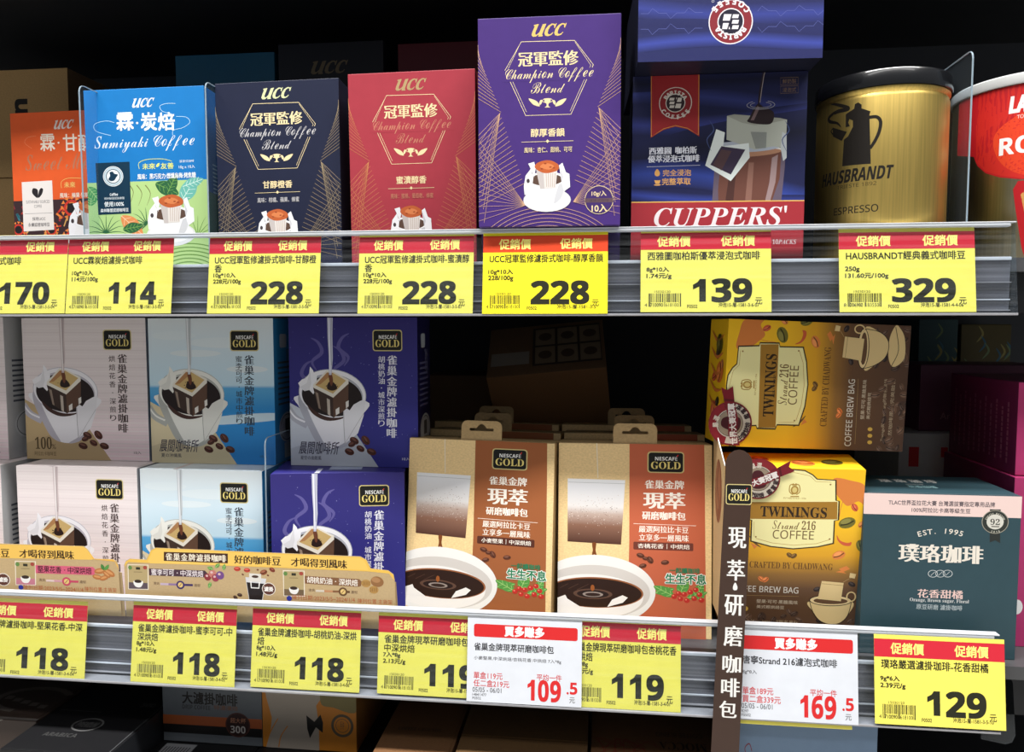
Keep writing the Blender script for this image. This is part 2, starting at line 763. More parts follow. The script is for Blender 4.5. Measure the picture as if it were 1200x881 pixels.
structure('floor', -2.6, 2.6, -2.6, 0.6, -0.05, 0.0, mat('floor_tile', (222, 220, 214), 0.4, grain=0.06, scale=4))
structure('ceiling', -2.6, 2.6, -2.6, 0.6, 4.1, 4.15, mat('ceiling_white', (225, 225, 222), 0.8))
structure('wall_back', -2.6, 2.6, 0.50, 0.54, 0.0, 2.0, mat('back_panel_dark', (46, 49, 56), 0.6, grain=0.1, scale=8))

ZU0 = at(704, 369, 0).z            # bottom and top of the upper price rail
ZU1 = at(704, 266.5, 0.011).z
ZUD = at(704, 306, 0.014).z        # upper deck
ZL0 = at(704, 831, 0).z
ZL1 = at(704, 721, 0.011).z
ZLD = ZL0 + (ZUD - ZU0) * (ZL1 - ZL0) / (ZU1 - ZU0)
M_dark = mat('shelf_dark_metal', (34, 35, 38), 0.5, metal=0.3, grain=0.1, scale=30)
M_deck = mat('shelf_deck_paint', (70, 70, 72), 0.5, grain=0.06, scale=30)
M_rail = mat('rail_grey_metal', (112, 112, 118), 0.33, metal=0.35, grain=0.45, scale=50, stretch=(0.04, 1, 9))
M_ridge = mat('rail_pale_edge', (200, 204, 210), 0.35, grain=0.05)
M_lipb = mat('rail_bottom_edge', (150, 150, 154), 0.4, grain=0.05)
CLEAR = clear('clear_plastic_cover', gloss=0.01, streak=0.12, fres=0.2)
CLIP = clear('clear_plastic_lip', (205, 218, 240), gloss=0.6, rough=0.35)
ACRY = clear('clear_acrylic', (240, 246, 250), gloss=0.0, rough=0.04, fres=0.04)
AEDGE = mat('acrylic_cut_edge', (150, 165, 175), 0.2, grain=0.05)


def shelf(name, label, rlab, x0, x1, zb, zt, zd):
    t = empty(name, (0, 0, zb), label, 'shelf')
    z = lambda v: v - zb
    box('deck', x0 - 0.3, x1 + 0.4, 0.016, 0.498, z(zd) - 0.012, z(zd), M_deck, t)
    box('bracket_beam', x0 - 0.3, x1 + 0.4, 0.03, 0.05, 0.002, z(zd) - 0.0125, M_dark, t)
    t = empty('price_rail', (0, 0, zb), rlab, 'price rail')
    box('back_strip', x0, x1, 0.0135, 0.0155, 0.001, z(zd) - 0.001, M_rail, t)
    box('rail_ridge', x0, x1, 0.0115, 0.0150, z(zd) - 0.0025, z(zd) + 0.0005, M_ridge, t, bevel=0.0006)
    box('rail_ridge', x0, x1, 0.0115, 0.0134, 0.0125, 0.0135, M_ridge, t)
    box('rail_ridge', x0, x1, 0.0105, 0.0134, 0.0275, 0.0280, M_lipb, t)
    box('rail_ridge', x0, x1, 0.0105, 0.0134, 0.0035, 0.0042, M_lipb, t)
    box('bottom_lip', x0, x1, -0.0030, 0.0135, -0.0008, 0.0012, M_lipb, t, bevel=0.0004)
    # clear cover that leans back, and its thick top lip
    H = zt - zb
    bm = bmesh.new()
    v = [bm.verts.new(p) for p in ((x0, -0.0022, 0.001), (x1, -0.0022, 0.001), (x1, 0.0088, H), (x0, 0.0088, H))]
    bm.faces.new(v)
    from_bm('clear_cover', bm, CLEAR, t)
    box('clear_lip', x0, x1 - 0.004, 0.0062, 0.0135, H - 0.0046, H - 0.0012, CLIP, t, bevel=0.0012)
    box('lip_edge', x0, x1, 0.0060, 0.0138, H - 0.0014, H - 0.0002, M_ridge, t, bevel=0.0005)
    # clear return at the end of the rail
    plate('end_cap', [(0.0, 0.0), (0.0138, 0.0), (0.0138, H - 0.001), (0.0112, H - 0.001)], 0.0012, ACRY, t, 'YZ', x1)
    return t


XUR = at(1187, 300, 0.01).x
XLR = at(1167, 790, 0.01).x
shelf('shelf', 'upper shelf deck carrying the drip coffee boxes and the tins', 'clear plastic price rail along the front of the upper shelf, under boxes and tins', -0.80, XUR, ZU0, ZU1, ZUD)
shelf('shelf', 'lower shelf deck carrying the stacked drip bag boxes', 'clear plastic price rail along the lower shelf, holding two white tickets', -0.80, XLR, ZL0, ZL1, ZLD)
sh = empty('shelf', (0, 0, 1.70), 'dark top shelf overhanging the back of the highest row', 'shelf')
box('deck', -1.2, 1.0, 0.075, 0.498, 0, 0.02, M_dark, sh)
box('front_edge', -1.2, 1.0, 0.070, 0.075, -0.005, 0.03, M_dark, sh)
ZB = 0.72
sh = empty('shelf', (0, 0, ZB), 'bottom shelf deck under the shaded cartons below the lower price rail', 'shelf')
box('deck', -1.2, 1.0, -0.03, 0.498, -0.02, 0, M_deck, sh)
box('front_edge', -1.2, 1.0, -0.035, -0.03, -0.05, -0.001, M_lipb, sh)


# ------------------------------------------------------------------ price tickets
YEL, RED, DK = (240, 228, 98), (204, 42, 58), (40, 40, 28)


def ticket_pose(q, zb, zt, off):
    """a ticket lies on the sloping rail: measured corners give its span along the rail"""
    H = zt - zb
    s = Vector((0, 0.011, H)).normalized()
    nrm = Vector((0, -H, 0.011)).normalized()
    o = Vector((0, -0.0004 + 0.0015 * 0, zb + 0.0012)) - nrm * off * -1
    P = []
    for px, py in q:
        d = ray(px, py)
        k = (o - CAM).dot(nrm) / d.dot(nrm)
        P.append(CAM + d * k)
    v = [(p - o).dot(s) for p in P]
    x0, x1 = (P[0].x + P[3].x) / 2, (P[1].x + P[2].x) / 2
    v0, v1 = (v[2] + v[3]) / 2, (v[0] + v[1]) / 2
    M = Matrix(((1, 0, 0, 0), (0, -nrm.y, s.y, 0), (0, -nrm.z, s.z, 0), (0, 0, 0, 1)))
    c = o + s * v0
    rot = math.atan2((v[1] + v[2] - v[0] - v[3]) / 2, x1 - x0)
    return Matrix.Translation((x0, c.y, c.z)) @ M, x1 - x0, v1 - v0


def ticket(q, lab, name1, name2, g1, g2, price, upper=True, off=0.0, code='471009061810', band=RED, yel=YEL, tail='1581-3-5-06', px=None, group='yellow promotional price tickets'):
    zb, zt = (ZU0, ZU1) if upper else (ZL0, ZL1)
    M, w, h = ticket_pose(q, zb, zt, off)
    t = empty('price_ticket', M, lab, 'price tag', group)
    bm = box_bm(0, w, 0, 0.0003, 0, h)
    from_bm('card', bm, mat('ticket_yellow' if yel is YEL else 'ticket_yellow_bright', yel, 0.5), t)
    k = Ink(t, ((0, 0, 0), (w, 0, 0), (0, 0, h), (0, -1, 0)), None, (130, 94), base=0.00004, eps=0.000008)
    k.part('red_band').box(0, 4.5, 130, 23.5, band)
    for x in (17, 81):
        k.part('band_lettering', True).text('促銷價', x, 8.3, x + 33, 20.0, (250, 240, 130), b=0.022)
    k.part('lettering')
    u = min(112.0 / 13, 118.0 / max(1, wlen(name1)))
    k.text(name1, 7, 26, 7 + wlen(name1) * u, 35.5, DK, b=0.014)
    y = 37
    if name2:
        k.text(name2, 7, 36.5, 7 + wlen(name2) * u, 45.5, DK, b=0.014)
        y = 46
    else:
        y = 43
    k.text(g1, 6, y, 6 + wlen(g1) * 6.3, y + 6.5, DK, b=0.026)
    k.text(g2, 6, y + 7.4, 6 + wlen(g2) * 6.3, y + 14, DK, b=0.026)
    k.text('F0502', 47, 85.8, 57, 89.5, DK, b=0.01)
    k.text('沖泡15-層-' + tail, 78, 83.5, 118, 88.5, DK, b=0.01)
    n = len(price)
    wd = 20.5
    for i, ch in enumerate(price):
        x = 112 - (n - i) * wd
        if ch == '1':
            # heavy figure one drawn with its flag
            k.part('price_figures').poly([(x + 9, 57), (x + 15, 57), (x + 15, 82.5), (x + 8.4, 82.5), (x + 8.4, 65.5), (x + 2.2, 68.8), (x + 2.2, 63.4), (x + 6.6, 60.6)], DK)
        else:
            k.part('price_figures').text(ch, x + 0.8, 57, x + wd - 1.4, 82.7, DK, 'bold', b=0.02)
    k.part('lettering').text('元', 114, 78, 121, 85.5, DK, b=0.006)
    # bar code
    k.part('bar_code')
    rnd = random.Random(code + price)
    x = 8.0
    while x < 40:
        ww = rnd.choice((0.35, 0.35, 0.7, 1.0))
        k.box(x, 73, x + ww, 83 if 9.5 < x < 38 and abs(x - 24) > 1.2 else 88, DK)
        x += ww + rnd.choice((0.35, 0.5, 0.8))
    k.part('lettering').text('15030120', 14, 69.8, 30, 72.4, DK)
    k.text(code[0], 4.2, 84.2, 6.6, 88, DK)
    k.text(code[1:7], 10, 84, 22.5, 88, DK, b=0.01)
    k.text(code[7:] + '0', 25.5, 84, 38, 88, DK)
    return t


def wlen(s):
    return sum(1.0 if ord(c) > 0x2000 else (0.62 if c.isupper() or c in 'gm%' else 0.52 if c not in '-.,/ *' else 0.4) for c in s)


U3 = (247, 274.5), (377, 273), (373, 367), (241.8, 367.5)
ticket([(-48, 276.5), (82, 275), (74, 367), (-54, 367.5)], 'yellow price ticket reading 170 at the left end of the upper rail', '霖甘醇濾掛式咖啡', '', '10g*10入', '170元/100g', '170', tail='1581-3-5-04', off=0.0004)
ticket([(83, 275), (205, 274), (199.5, 367), (75, 367.5)], 'yellow price ticket reading 114 below the bright blue coffee box', 'UCC霖炭焙濾掛式咖啡', '', '10g*10入', '114元/100g', '114', tail='1581-3-5-05')
ticket(U3, 'yellow price ticket reading 228 below the dark navy coffee box', 'UCC冠軍監修濾掛式咖啡-甘醇橙', '香', '10g*10入', '228元/100g', '228')
ticket([(423, 273), (556, 272.5), (553.5, 367), (417.5, 367.5)], 'yellow price ticket reading 228 below the red coffee box', 'UCC冠軍監修濾掛式咖啡-蜜漬醇', '香', '10g*10入', '228元/100g', '228', tail='1581-3-5-07')
ticket([(567, 272), (713, 270.5), (711.5, 367.5), (564.5, 367.5)], 'brighter yellow price ticket with an orange-red band reading 228 below the purple box', 'UCC冠軍監修濾掛式咖啡-醇厚香韻', '', '10g*10入', '228/100g', '228', off=0.0030, band=(208, 66, 32), yel=(236, 222, 26), tail='1581-3-5')
ticket([(751, 268.5), (902, 267), (905.5, 365), (750.5, 366)], 'yellow price ticket reading 139 below the dark blue steeping coffee box', '西雅圖咖柏斯優萃浸泡式咖啡', '', '8g*10入', '1.74元/g', '139', tail='1581-3-6-07')
ticket([(981.5, 268), (1139, 266), (1147, 365), (985, 366)], 'yellow price ticket reading 329 below the gold coffee tin', 'HAUSBRANDT經典義式咖啡豆', '', '250g', '131.60元/100g', '329', code='800698018355', tail='1581-4-4-06')
# lower rail
ticket([(-28, 700), (105, 704.5), (97, 796.5), (-40, 792)], 'yellow price ticket reading 118 at the left end of the lower rail', '雀巢金牌濾掛咖啡-堅果花香-中深', '烘焙', '8g*10入', '1.48元/g', '118', False, tail='1581-3-4-04')
ticket([(160, 704.5), (280, 709.5), (272.5, 804), (149.5, 799)], 'yellow price ticket reading 118 below the pale blue drip bag boxes', '雀巢金牌濾掛咖啡-蜜李可可-中', '深烘焙', '8g*10入', '1.48元/g', '118', False, tail='1581-3-4-05')
ticket([(298, 709), (425, 713), (419.5, 811), (292, 805)], 'yellow price ticket reading 118 below the indigo drip bag boxes', '雀巢金牌濾掛咖啡-胡桃奶油-深烘', '焙', '8g*10入', '1.48元/g', '118', False, tail='1581-3-4-06')
ticket([(445, 717), (581, 722), (577, 819), (441, 813)], 'yellow price ticket reading 119 partly behind the white ticket reading 109.5', '雀巢金牌現萃研磨咖啡包小麥', '中深烘焙', '7入*8g', '2.13元/g', '119', False, tail='1581-3-4-02')
ticket([(664, 722), (798, 729), (797.5, 834), (662, 828)], 'yellow price ticket reading 119 between the white ticket and the brown upright sign', '雀巢金牌現萃研磨咖啡包杏桃花香', '中烘焙', '7入*8g', '2.13元/g', '119', False, tail='1581-3-4-01', off=0.0002)
ticket([(1022.5, 742), (1175, 750), (1181, 856), (1027, 848)], 'yellow price ticket reading 129 below the dark teal coffee box', '璞珞嚴選濾掛珈琲-花香甜橘', '', '9g*6入', '2.39元/g', '129', False, off=0.0035, tail='1581-3-5-10')


def white_ticket(q, lab, name, small, l1, l2, code, price, off=0.0026):
    M, w, h = ticket_pose(q, ZL0, ZL1, off)
    t = empty('price_ticket', M, lab, 'price tag')
    from_bm('card', box_bm(0, w, 0, 0.0003, 0, h), mat('ticket_white', (212, 216, 224), 0.5), t)
    R2 = (205, 42, 44)
    k = Ink(t, ((0, 0, 0), (w, 0, 0), (0, 0, h), (0, -1, 0)), None, (134, 100), base=0.00004, eps=0.000008)
    k.part('red_band').box(7.5, 9, 129, 24, R2, r=2.5)
    k.part('band_lettering', True).text('買多賺多', 44, 10.5, 90, 22, (250, 250, 250), b=0.035)
    k.part('lettering').text(name, 8, 31, 8 + wlen(name) * 8.5, 40, (50, 50, 54), b=0.014)
    k.text(small, 8, 46.5, 8 + wlen(small) * 5.2, 51.5, (96, 96, 100), b=0.006)
    k.text(l1, 8, 65, 42, 73, (200, 70, 74), b=0.008)
    k.text(l2, 8, 74, 50, 82, (200, 70, 74), b=0.008)
    k.text('05/05 - 06/01', 7, 83, 41, 88.5, (90, 90, 94), b=0.004)
    k.text(code, 7, 90, 7 + wlen(code) * 3.6, 93, (96, 96, 100), b=0.006)
    k.text('F0502', 7, 94.3, 17, 97.2, (96, 96, 100), b=0.006)
    k.text('平均一件', 82, 64, 111, 71.5, (200, 70, 74), b=0.008)
    k.part('price_figures')
    x = 71
    for ch in price:
        if ch == '1':
            k.poly([(x + 5, 71), (x + 9, 71), (x + 9, 95), (x + 4.6, 95), (x + 4.6, 78.5), (x + 0.5, 81), (x + 0.5, 76.5), (x + 3.5, 74.4)], R2)
            x += 13
        else:
            k.text(ch, x, 71, x + 12, 95.4, R2, 'bold', b=0.01)
            x += 14
    k.text('.5', 117, 72, 129, 85.5, R2, 'bold', b=0.01)
    k.part('lettering').text('元', 120, 89, 126.5, 95.5, (110, 110, 112), b=0.006)
    return t


white_ticket([(548.5, 721), (682.5, 727.5), (681, 829.5), (546.5, 821)], 'white price ticket with red band reading 109.5 below the two brown kraft boxes', '雀巢金牌現萃研磨咖啡包', '小麥堅果.中深烘焙/杏桃花香.中烘焙 7入*8g', '單盒119元', '任二盒219元', '1484/1477', '109')
white_ticket([(863, 734), (1002, 740), (1009, 850), (860, 841)], 'white price ticket with red band reading 169.5 right of the brown upright sign', '唐寧Strand 216濾泡式咖啡', '8g*8入', '單盒189元', '買二盒339元', '8297', '169')
# the yellow ticket hidden under the white one
_M, _w, _h = ticket_pose([(862, 735), (995, 740), (1001, 855), (860, 847)], ZL0, ZL1, 0.0006)
_t = empty('price_ticket', _M, 'yellow ticket edge peeking out beneath the white ticket reading 169.5', 'price tag')
from_bm('card', box_bm(0, _w, 0, 0.0003, 0, _h), mat('ticket_yellow', YEL), _t)


# ------------------------------------------------------------------ clear dividers
def divider(lab, px, pyt, Yf, Yb, zb):
    p = at(px, pyt, Yf)
    h = p.z - zb
    t = empty('shelf_divider', (p.x, Yf, zb), lab, 'divider')
    L = Yb - Yf
    r = 0.008
    pts = [(0, 0), (L, 0), (L, h)] + [(r - r * math.sin(RAD(a)), h - r + r * math.cos(RAD(a))) for a in (0, 22, 45, 67, 90)]
    plate('clear_panel', pts, 0.0012, ACRY, t, 'YZ')
    e = [(0, 0), (0.0007, 0)] + [(r - (r - 0.0007) * math.sin(RAD(a)), h - r + (r - 0.0007) * math.cos(RAD(a))) for a in (90, 67, 45, 22, 0)] + [(L, h - 0.0007), (L, h)] + [(r - r * math.sin(RAD(a)), h - r + r * math.cos(RAD(a))) for a in (0, 22, 45, 67, 90)]
    plate('polished_edge', e, 0.0013, AEDGE, t, 'YZ', -0.00005)
    return t


divider('clear acrylic divider with a rounded corner left of the bright blue box', 91.5, 98, 0.052, 0.145, ZUD)
divider('clear acrylic divider between the bright blue box and the navy box', 239.5, 94, 0.050, 0.12, ZUD)
divider('tall clear acrylic divider between the gold tin and the red tin', 1140, 57, 0.020, 0.10, ZUD)
divider('clear acrylic divider between the pale blue and the indigo drip bag boxes', 309.5, 513, 0.040, 0.12, ZLD)

# ================================================================== upper shelf
Q_CH = [(559, 22), (729, 15), (726, 263), (562, 265)]      # artwork grid of the purple box


def drip_cup(k, cx, cy, s, rim=(214, 214, 216), white=(236, 236, 238), coffee=(190, 96, 52)):
    """a white cup on its saucer with a paper drip bag, printed on the box; s = 1 for the purple box"""
    X = lambda pts: [(cx + x * s, cy + y * s) for x, y in pts]
    k.part('cup_picture')
    k.ell(cx, cy + 12 * s, 28 * s, 14 * s, (224, 224, 226))
    k.ell(cx, cy + 10.5 * s, 25 * s, 11 * s, (244, 244, 246))
    k.poly(X([(-23, -12), (-22, 2), (-17, 11), (-7, 16), (8, 16), (17, 10), (21, 0), (21, -12)]), white, sm=True)
    k.poly(X([(8, 15.5), (16, 10), (20, 0), (20.5, -10), (14, -6)]), (206, 207, 212), sm=True)
    k.ell(cx - 1 * s, cy - 12 * s, 22 * s, 9 * s, (246, 246, 248))
    k.ell(cx - 1 * s, cy - 11.4 * s, 19.5 * s, 7.2 * s, (92, 70, 60))
    # paper hooks
    k.poly(X([(-27, -4), (-25, -16), (-19, -24), (-16, -14), (-17, -4), (-20, 6), (-26, 6)]), (238, 238, 242))
    k.poly(X([(-19, -24), (-22, -30), (-15, -32), (-13, -25), (-15, -14)]), (232, 232, 236))
    k.ell(cx - 22 * s, cy - 10 * s, 1.9 * s, 2.6 * s, (70, 62, 66))
    k.poly(X([(14, -28), (18, -31), (22, -20), (26, -18), (27, -3), (20, 2), (17, -8)]), (238, 238, 242))
    k.poly(X([(15, -26), (19, -15), (17, -8)]), (206, 206, 212))
    # filter bag
    k.poly(X([(-13, -24), (12, -22), (10, -2), (-8, -1)]), (222, 216, 212))
    k.poly(X([(-13, -24), (-4, -20), (-3, -1), (-8, -1)]), (196, 188, 186))
    for i in range(5):
        k.line(X([(-1 + i * 2.6, -19), (-0.5 + i * 2.3, -3)]), 0.7 * s, (190, 170, 160))
    k.poly(X([(-14, -25), (-11, -31), (2, -34), (13, -29), (12, -22), (-3, -19)]), coffee, sm=True)
    k.poly(X([(-8, -26), (-4, -30), (3, -30), (8, -27), (2, -23)]), (214, 128, 78), sm=True)
    for a, b in ((-6, -24), (4, -26), (-2, -30), (8, -25)):
        k.ell(cx + a * s, cy + b * s, 1.5 * s, 0.8 * s, (150, 66, 36))


def ucc(k, x0, y0, x1, y1, col):
    """three slanted logo letters"""
    k.part('brand_lettering')
    w, h = (x1 - x0), (y1 - y0)
    c = k.face([((x0 + x1) / 2, (y0 + y1) / 2)])[0]

    def P(pts):
        out = []
        for x, y in pts:      # unit cell 30 x 10, slanted
            out.append((c[0] + (x / 30 - 0.5) * w * 0.92 + (5 - y) * 0.035 * h, c[1] + (y / 10 - 0.5) * h))
        return np.array(out)
    k.raw(P([(0, 0.6), (3.8, 0), (4.2, 0.4), (3.6, 6.6), (4.2, 8.2), (5.6, 8.4), (7.4, 6.4), (7.9, 0.4), (11.2, 0), (10.6, 8), (11, 9), (11.6, 9.3), (11.4, 10), (7.6, 10), (7.3, 8.3), (5.2, 10), (2.6, 10), (0.8, 8.6), (0.6, 6.4), (1.1, 1.6), (0, 1.4)]), col)
    for dx in (11.4, 20.6):
        k.raw(P([(dx + x, y) for x, y in [(9.4, 0.2), (9.2, 3.6), (8.4, 3.6), (7.6, 1.4), (5.9, 1.1), (4.2, 2.4), (3.6, 5.2), (4.0, 7.6), (5.6, 8.7), (7.6, 8.0), (8.6, 6.8), (9.1, 7.4), (7.9, 9.2), (5.2, 10), (2.4, 9.4), (0.8, 7.4), (0.7, 4.4), (2.2, 1.6), (4.8, 0.1), (7.0, 0.2), (8.3, 0.9), (8.7, 0)]]), col)


def champion(c, bg, gold, name, taste, badge=False, gold2=None, dim=None, cup=True, logo=None):
    k = c.front(quad=Q_CH)
    gold2 = gold2 or gold
    dim = dim or gold
    k.part('line_pattern')
    for side in (0, 1):
        def S(pts):
            return [(x, y) if not side else (1287.5 - x, y - 1.5 - (x - 559) * 0 - 7 + (x - 559) * 0.08) for x, y in pts]
        # upper fan: strokes between the slanting boundary and the edge
        for i in range(15):
            t = i / 14
            bx, by = 560 + 27 * t, 66 + 66 * t
            k.line(S([(bx, by), (560.5 + 0.3 * i, by - 9 + 46 * t)][::-1] if False else [(bx, by), (559.5, by - 13 * (1 - 0.2 * t) - 6 * t)]), 0.42, gold2)
        for i in range(16):
            t = i / 15
            bx, by = 586 + 28 * t, 133 + 82 * t
            k.line(S([(bx, by), (560 + 1 * t, 160 + 82 * t)]), 0.42, gold2)
        for i in range(7):
            t = i / 6
            k.line(S([(586, 133), (562 + 6 * t, 168 + 92 * t)]), 0.36, gold2)
        for i in range(12):
            t = i / 11
            k.line(S([(616, 240), (562, 166 + 92 * t)]), 0.36, gold2)
    for i in range(7):
        k.ring(641, 330, 100 - i * 5, 92 - i * 4.4, 0.5, gold2, a0=222, a1=318)
    ucc(k, 622, 28, 663, 42.5, logo or gold2)
    k.part('hexagon_frame')
    hx = [(610.6, 49.3), (673.5, 47.7), (695.5, 76.5), (669, 134.5), (616, 136), (591.5, 83)]
    k.line(hx, 0.7, gold, closed=True)
    k.line([(609, 52), (594.5, 83), (617, 132)], 0.45, gold)
    k.line([(674, 50), (692.5, 77), (668, 131)], 0.45, gold)
    k.box(588, 81.5, 699, 95, bg)
    k.part('lettering').text('冠軍監修', 607.5, 60.5, 677, 77.5, gold, bx=0.028)
    k.text('Champion Coffee', 592, 80.5, 695, 97, dim, 'thin', b=0.0, shear=0.15)
    k.text('Blend', 622, 97, 662, 109.5, dim, 'thin', b=0.0, shear=0.2)
    k.part('trophy_emblem')
    for sg in (1, -1):
        x = 641.5
        k.poly([(x - sg * 22, 116), (x - sg * 13, 119), (x - sg * 9, 125), (x - sg * 15, 124), (x - sg * 19, 121)], gold, sm=True)
        k.ell(x - sg * 8, 120.5, 1.5, 3, gold, rot=sg * 20)
    k.poly([(637.5, 116), (645.5, 116), (645, 120), (642.5, 122.5), (642.5, 125), (645, 126.5), (638, 126.5), (640.5, 125), (640.5, 122.5), (638, 120)], gold)
    k.ring(641.5, 118.5, 6, 2.4, 0.7, gold)
    k.part('lettering').text(name, 622, 151, 661.5, 160.5, gold, b=0.018)
    k.line([(611, 167), (672, 165.5)], 0.5, gold)
    k.poly([(639.5, 166), (641.5, 163.8), (643.5, 166), (641.5, 168.2)], gold)
    k.text(taste, 614, 172.5, 670.5, 179, dim, b=0.006)
    if cup:
        drip_cup(k, 641, 222, 1)
    if badge:
        k.part('count_badge').ring(701.5, 234, 16.5, 16.5, 0.6, gold)
        k.ell(701.5, 234, 15.6, 15.6, (64, 44, 104))
        k.box(685, 232, 718, 237, (96, 74, 84))
        k.text('10g/入', 693, 223.5, 710, 230.5, gold, b=0.014)
        k.text('濾掛式咖啡', 690, 233, 713, 236.5, (70, 54, 70))
        k.text('10入', 693, 239, 711, 248, gold, b=0.018)
    return k


# purple box, standing proud on a box that lies flat
PUR, NAV, REDB = (70, 46, 118), (30, 35, 58), (166, 58, 70)
GOLD, GOLDR = (236, 216, 168), (206, 152, 108)
ZP = ZU1 + 0.0004
c = Carton('coffee_box', 'purple drip coffee box standing tallest and furthest forward on the upper shelf', 'coffee box', Q_CH, -0.0005, 0.055,
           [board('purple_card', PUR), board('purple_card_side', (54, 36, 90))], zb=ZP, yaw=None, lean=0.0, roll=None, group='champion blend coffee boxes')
champion(c, PUR, GOLD, '醇厚香韻', '風味：杏仁、甜桃、可可', badge=True, gold2=(206, 164, 134), logo=(222, 190, 110))
PURPLE = c
b = empty('coffee_box', (c.root.location.x, 0.016, ZUD), 'purple coffee box lying flat beneath the tall purple box', 'coffee box', 'champion blend coffee boxes')
box('carton', -0.064, 0.064, 0, 0.165, 0, ZP - ZUD - 0.0002, board('purple_card_side', (54, 36, 90)), b, bevel=0.0008)
c = Carton('coffee_box', 'dark navy drip coffee box with a gold hexagon frame', 'coffee box', [(252, 98), (396, 91), (402, 316), (257, 317)], 0.066, 0.055,
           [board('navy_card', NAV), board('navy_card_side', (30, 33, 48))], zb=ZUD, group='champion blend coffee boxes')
champion(c, NAV, GOLD, '甘醇橙香', '風味：柑橘、蘋果、蜂蜜', gold2=(160, 142, 112), dim=(196, 194, 196), logo=(206, 210, 164))
NAVY = c
c = Carton('coffee_box', 'red drip coffee box with gold fan lines between the navy and purple boxes', 'coffee box', [(407, 87), (557, 80), (558.5, 315.5), (413, 316.5)], 0.060, 0.055,
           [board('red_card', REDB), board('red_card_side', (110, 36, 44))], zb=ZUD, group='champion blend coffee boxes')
champion(c, REDB, GOLD, '蜜漬醇香', '風味：蜜桃、葡萄乾、蜂蜜', gold2=(206, 134, 90), dim=(196, 128, 104), logo=(178, 152, 108))

# bright blue box
Q_BL = [(98, 106), (238, 100), (247.5, 316), (106.3, 318)]
c = Carton('coffee_box', 'bright blue charcoal roast coffee box with green leaves and a dark badge', 'coffee box', Q_BL, 0.080, 0.055,
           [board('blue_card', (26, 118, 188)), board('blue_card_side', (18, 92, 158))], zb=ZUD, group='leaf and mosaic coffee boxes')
k = c.front(quad=Q_BL)
k.part('leaf_pattern').poly([(90, 213.5), (260, 209), (260, 330), (90, 330)], (176, 208, 136))
rnd = random.Random(3)


def fern(k, x, y, L, a, col, n=7, w=1.3):
    for i in range(n):
        q = RAD(a + (i - (n - 1) / 2) * 22)
        k.line([(x, y), (x + math.cos(q) * L * 0.6, y - math.sin(q) * L * 0.6 - 1), (x + math.cos(q) * L, y - math.sin(q) * L + 2)], w, col, sm=True, taper=0.9)


def leaf(k, x, y, L, wd, a, col, rib=None, ribs=4):
    c_, s_ = math.cos(RAD(a)), -math.sin(RAD(a))
    R = lambda u, v: (x + u * c_ - v * s_, y + u * s_ + v * c_)
    k.poly([R(0, 0), R(L * 0.25, wd * 0.42), R(L * 0.55, wd * 0.5), R(L * 0.85, wd * 0.25), R(L, 0), R(L * 0.85, -wd * 0.25), R(L * 0.55, -wd * 0.5), R(L * 0.25, -wd * 0.42)], col, sm=True)
    if rib:
        k.line([R(0, 0), R(L * 0.95, 0)], 0.7, rib)
        for i in range(ribs):
            u = L * (0.15 + 0.7 * i / ribs)
            k.line([R(u, 0), R(u + L * 0.14, wd * 0.36)], 0.5, rib)
            k.line([R(u, 0), R(u + L * 0.14, -wd * 0.36)], 0.5, rib)


DG, TL, ORL, LG = (44, 98, 62), (108, 182, 170), (220, 140, 84), (120, 168, 84)
for x, y, a in ((150, 214, 250), (160, 216, 280), (170, 216, 265)):
    k.line([(x, y), (x + 6, y + 10), (x + 2, y + 24)], 1.2, (112, 112, 62), sm=True, taper=0.8)
fern(k, 124, 272, 24, 90, DG, 9)
fern(k, 172, 262, 22, 150, DG, 8)
fern(k, 232, 276, 26, 90, (96, 140, 66), 9, 1.0)
leaf(k, 182, 214, 30, 16, -25, DG, LG)
leaf(k, 196, 226, 24, 13, 65, DG, LG)
leaf(k, 212, 236, 34, 18, 58, TL, (214, 236, 226))
leaf(k, 214, 218, 26, 12, 20, TL, (214, 236, 226))
leaf(k, 142, 252, 34, 17, -42, ORL, (240, 206, 170))
leaf(k, 144, 268, 24, 12, 10, DG, LG)
leaf(k, 106, 240, 16, 13, 85, (70, 150, 84), (176, 208, 136))
leaf(k, 103, 218, 20, 12, -50, (70, 150, 84), (176, 208, 136))
for i in range(9):
    k.ring(222, 330, 62 - i * 6, 44 - i * 4.3, 1.3, (104, 146, 70), a0=200, a1=345)
for i in range(7):
    k.ring(128, 326, 50 - i * 6, 34 - i * 4.2, 1.3, (104, 146, 70), a0=200, a1=345)
drip_cup(k, 200.5, 262, 1.02)
k.part('dark_badge').poly([(112, 190), (151.5, 188.5), (153.5, 249), (115, 250.5)], (14, 50, 72))
k.ring(132.5, 205.5, 11.5, 11.5, 0.8, (232, 238, 240))
k.ring(132.5, 205.5, 9.6, 9.6, 2.4, (190, 206, 214))
k.ell(132.5, 205.5, 7.6, 7.6, (232, 238, 240))
k.poly([(127, 209), (129, 205), (128.5, 201), (132, 200), (134, 202.5), (138, 203.5), (136, 207), (133.5, 210.5), (129.5, 211)], (14, 50, 72), sm=True)
k.text('Coffee', 128.5, 225, 138, 228.3, (235, 240, 242), 'bold')
k.text('雨林聯盟認證農園', 122, 229.8, 145.5, 232.6, (220, 228, 232))
k.text('使用100%', 122, 235, 145, 240.8, (235, 240, 242), b=0.012)
k.text('森林聯盟認證咖啡豆', 117.5, 243, 150.5, 247.4, (235, 240, 242), b=0.008)
ucc(k, 154, 114.5, 180, 125.5, (222, 226, 232))
k.part('lettering')
for s_, a, b_ in (('霖', 136.5, 156), ('炭', 165, 183), ('焙', 185, 204)):
    k.text(s_, a, 131.5, b_, 152, (244, 246, 240), b=0.02)
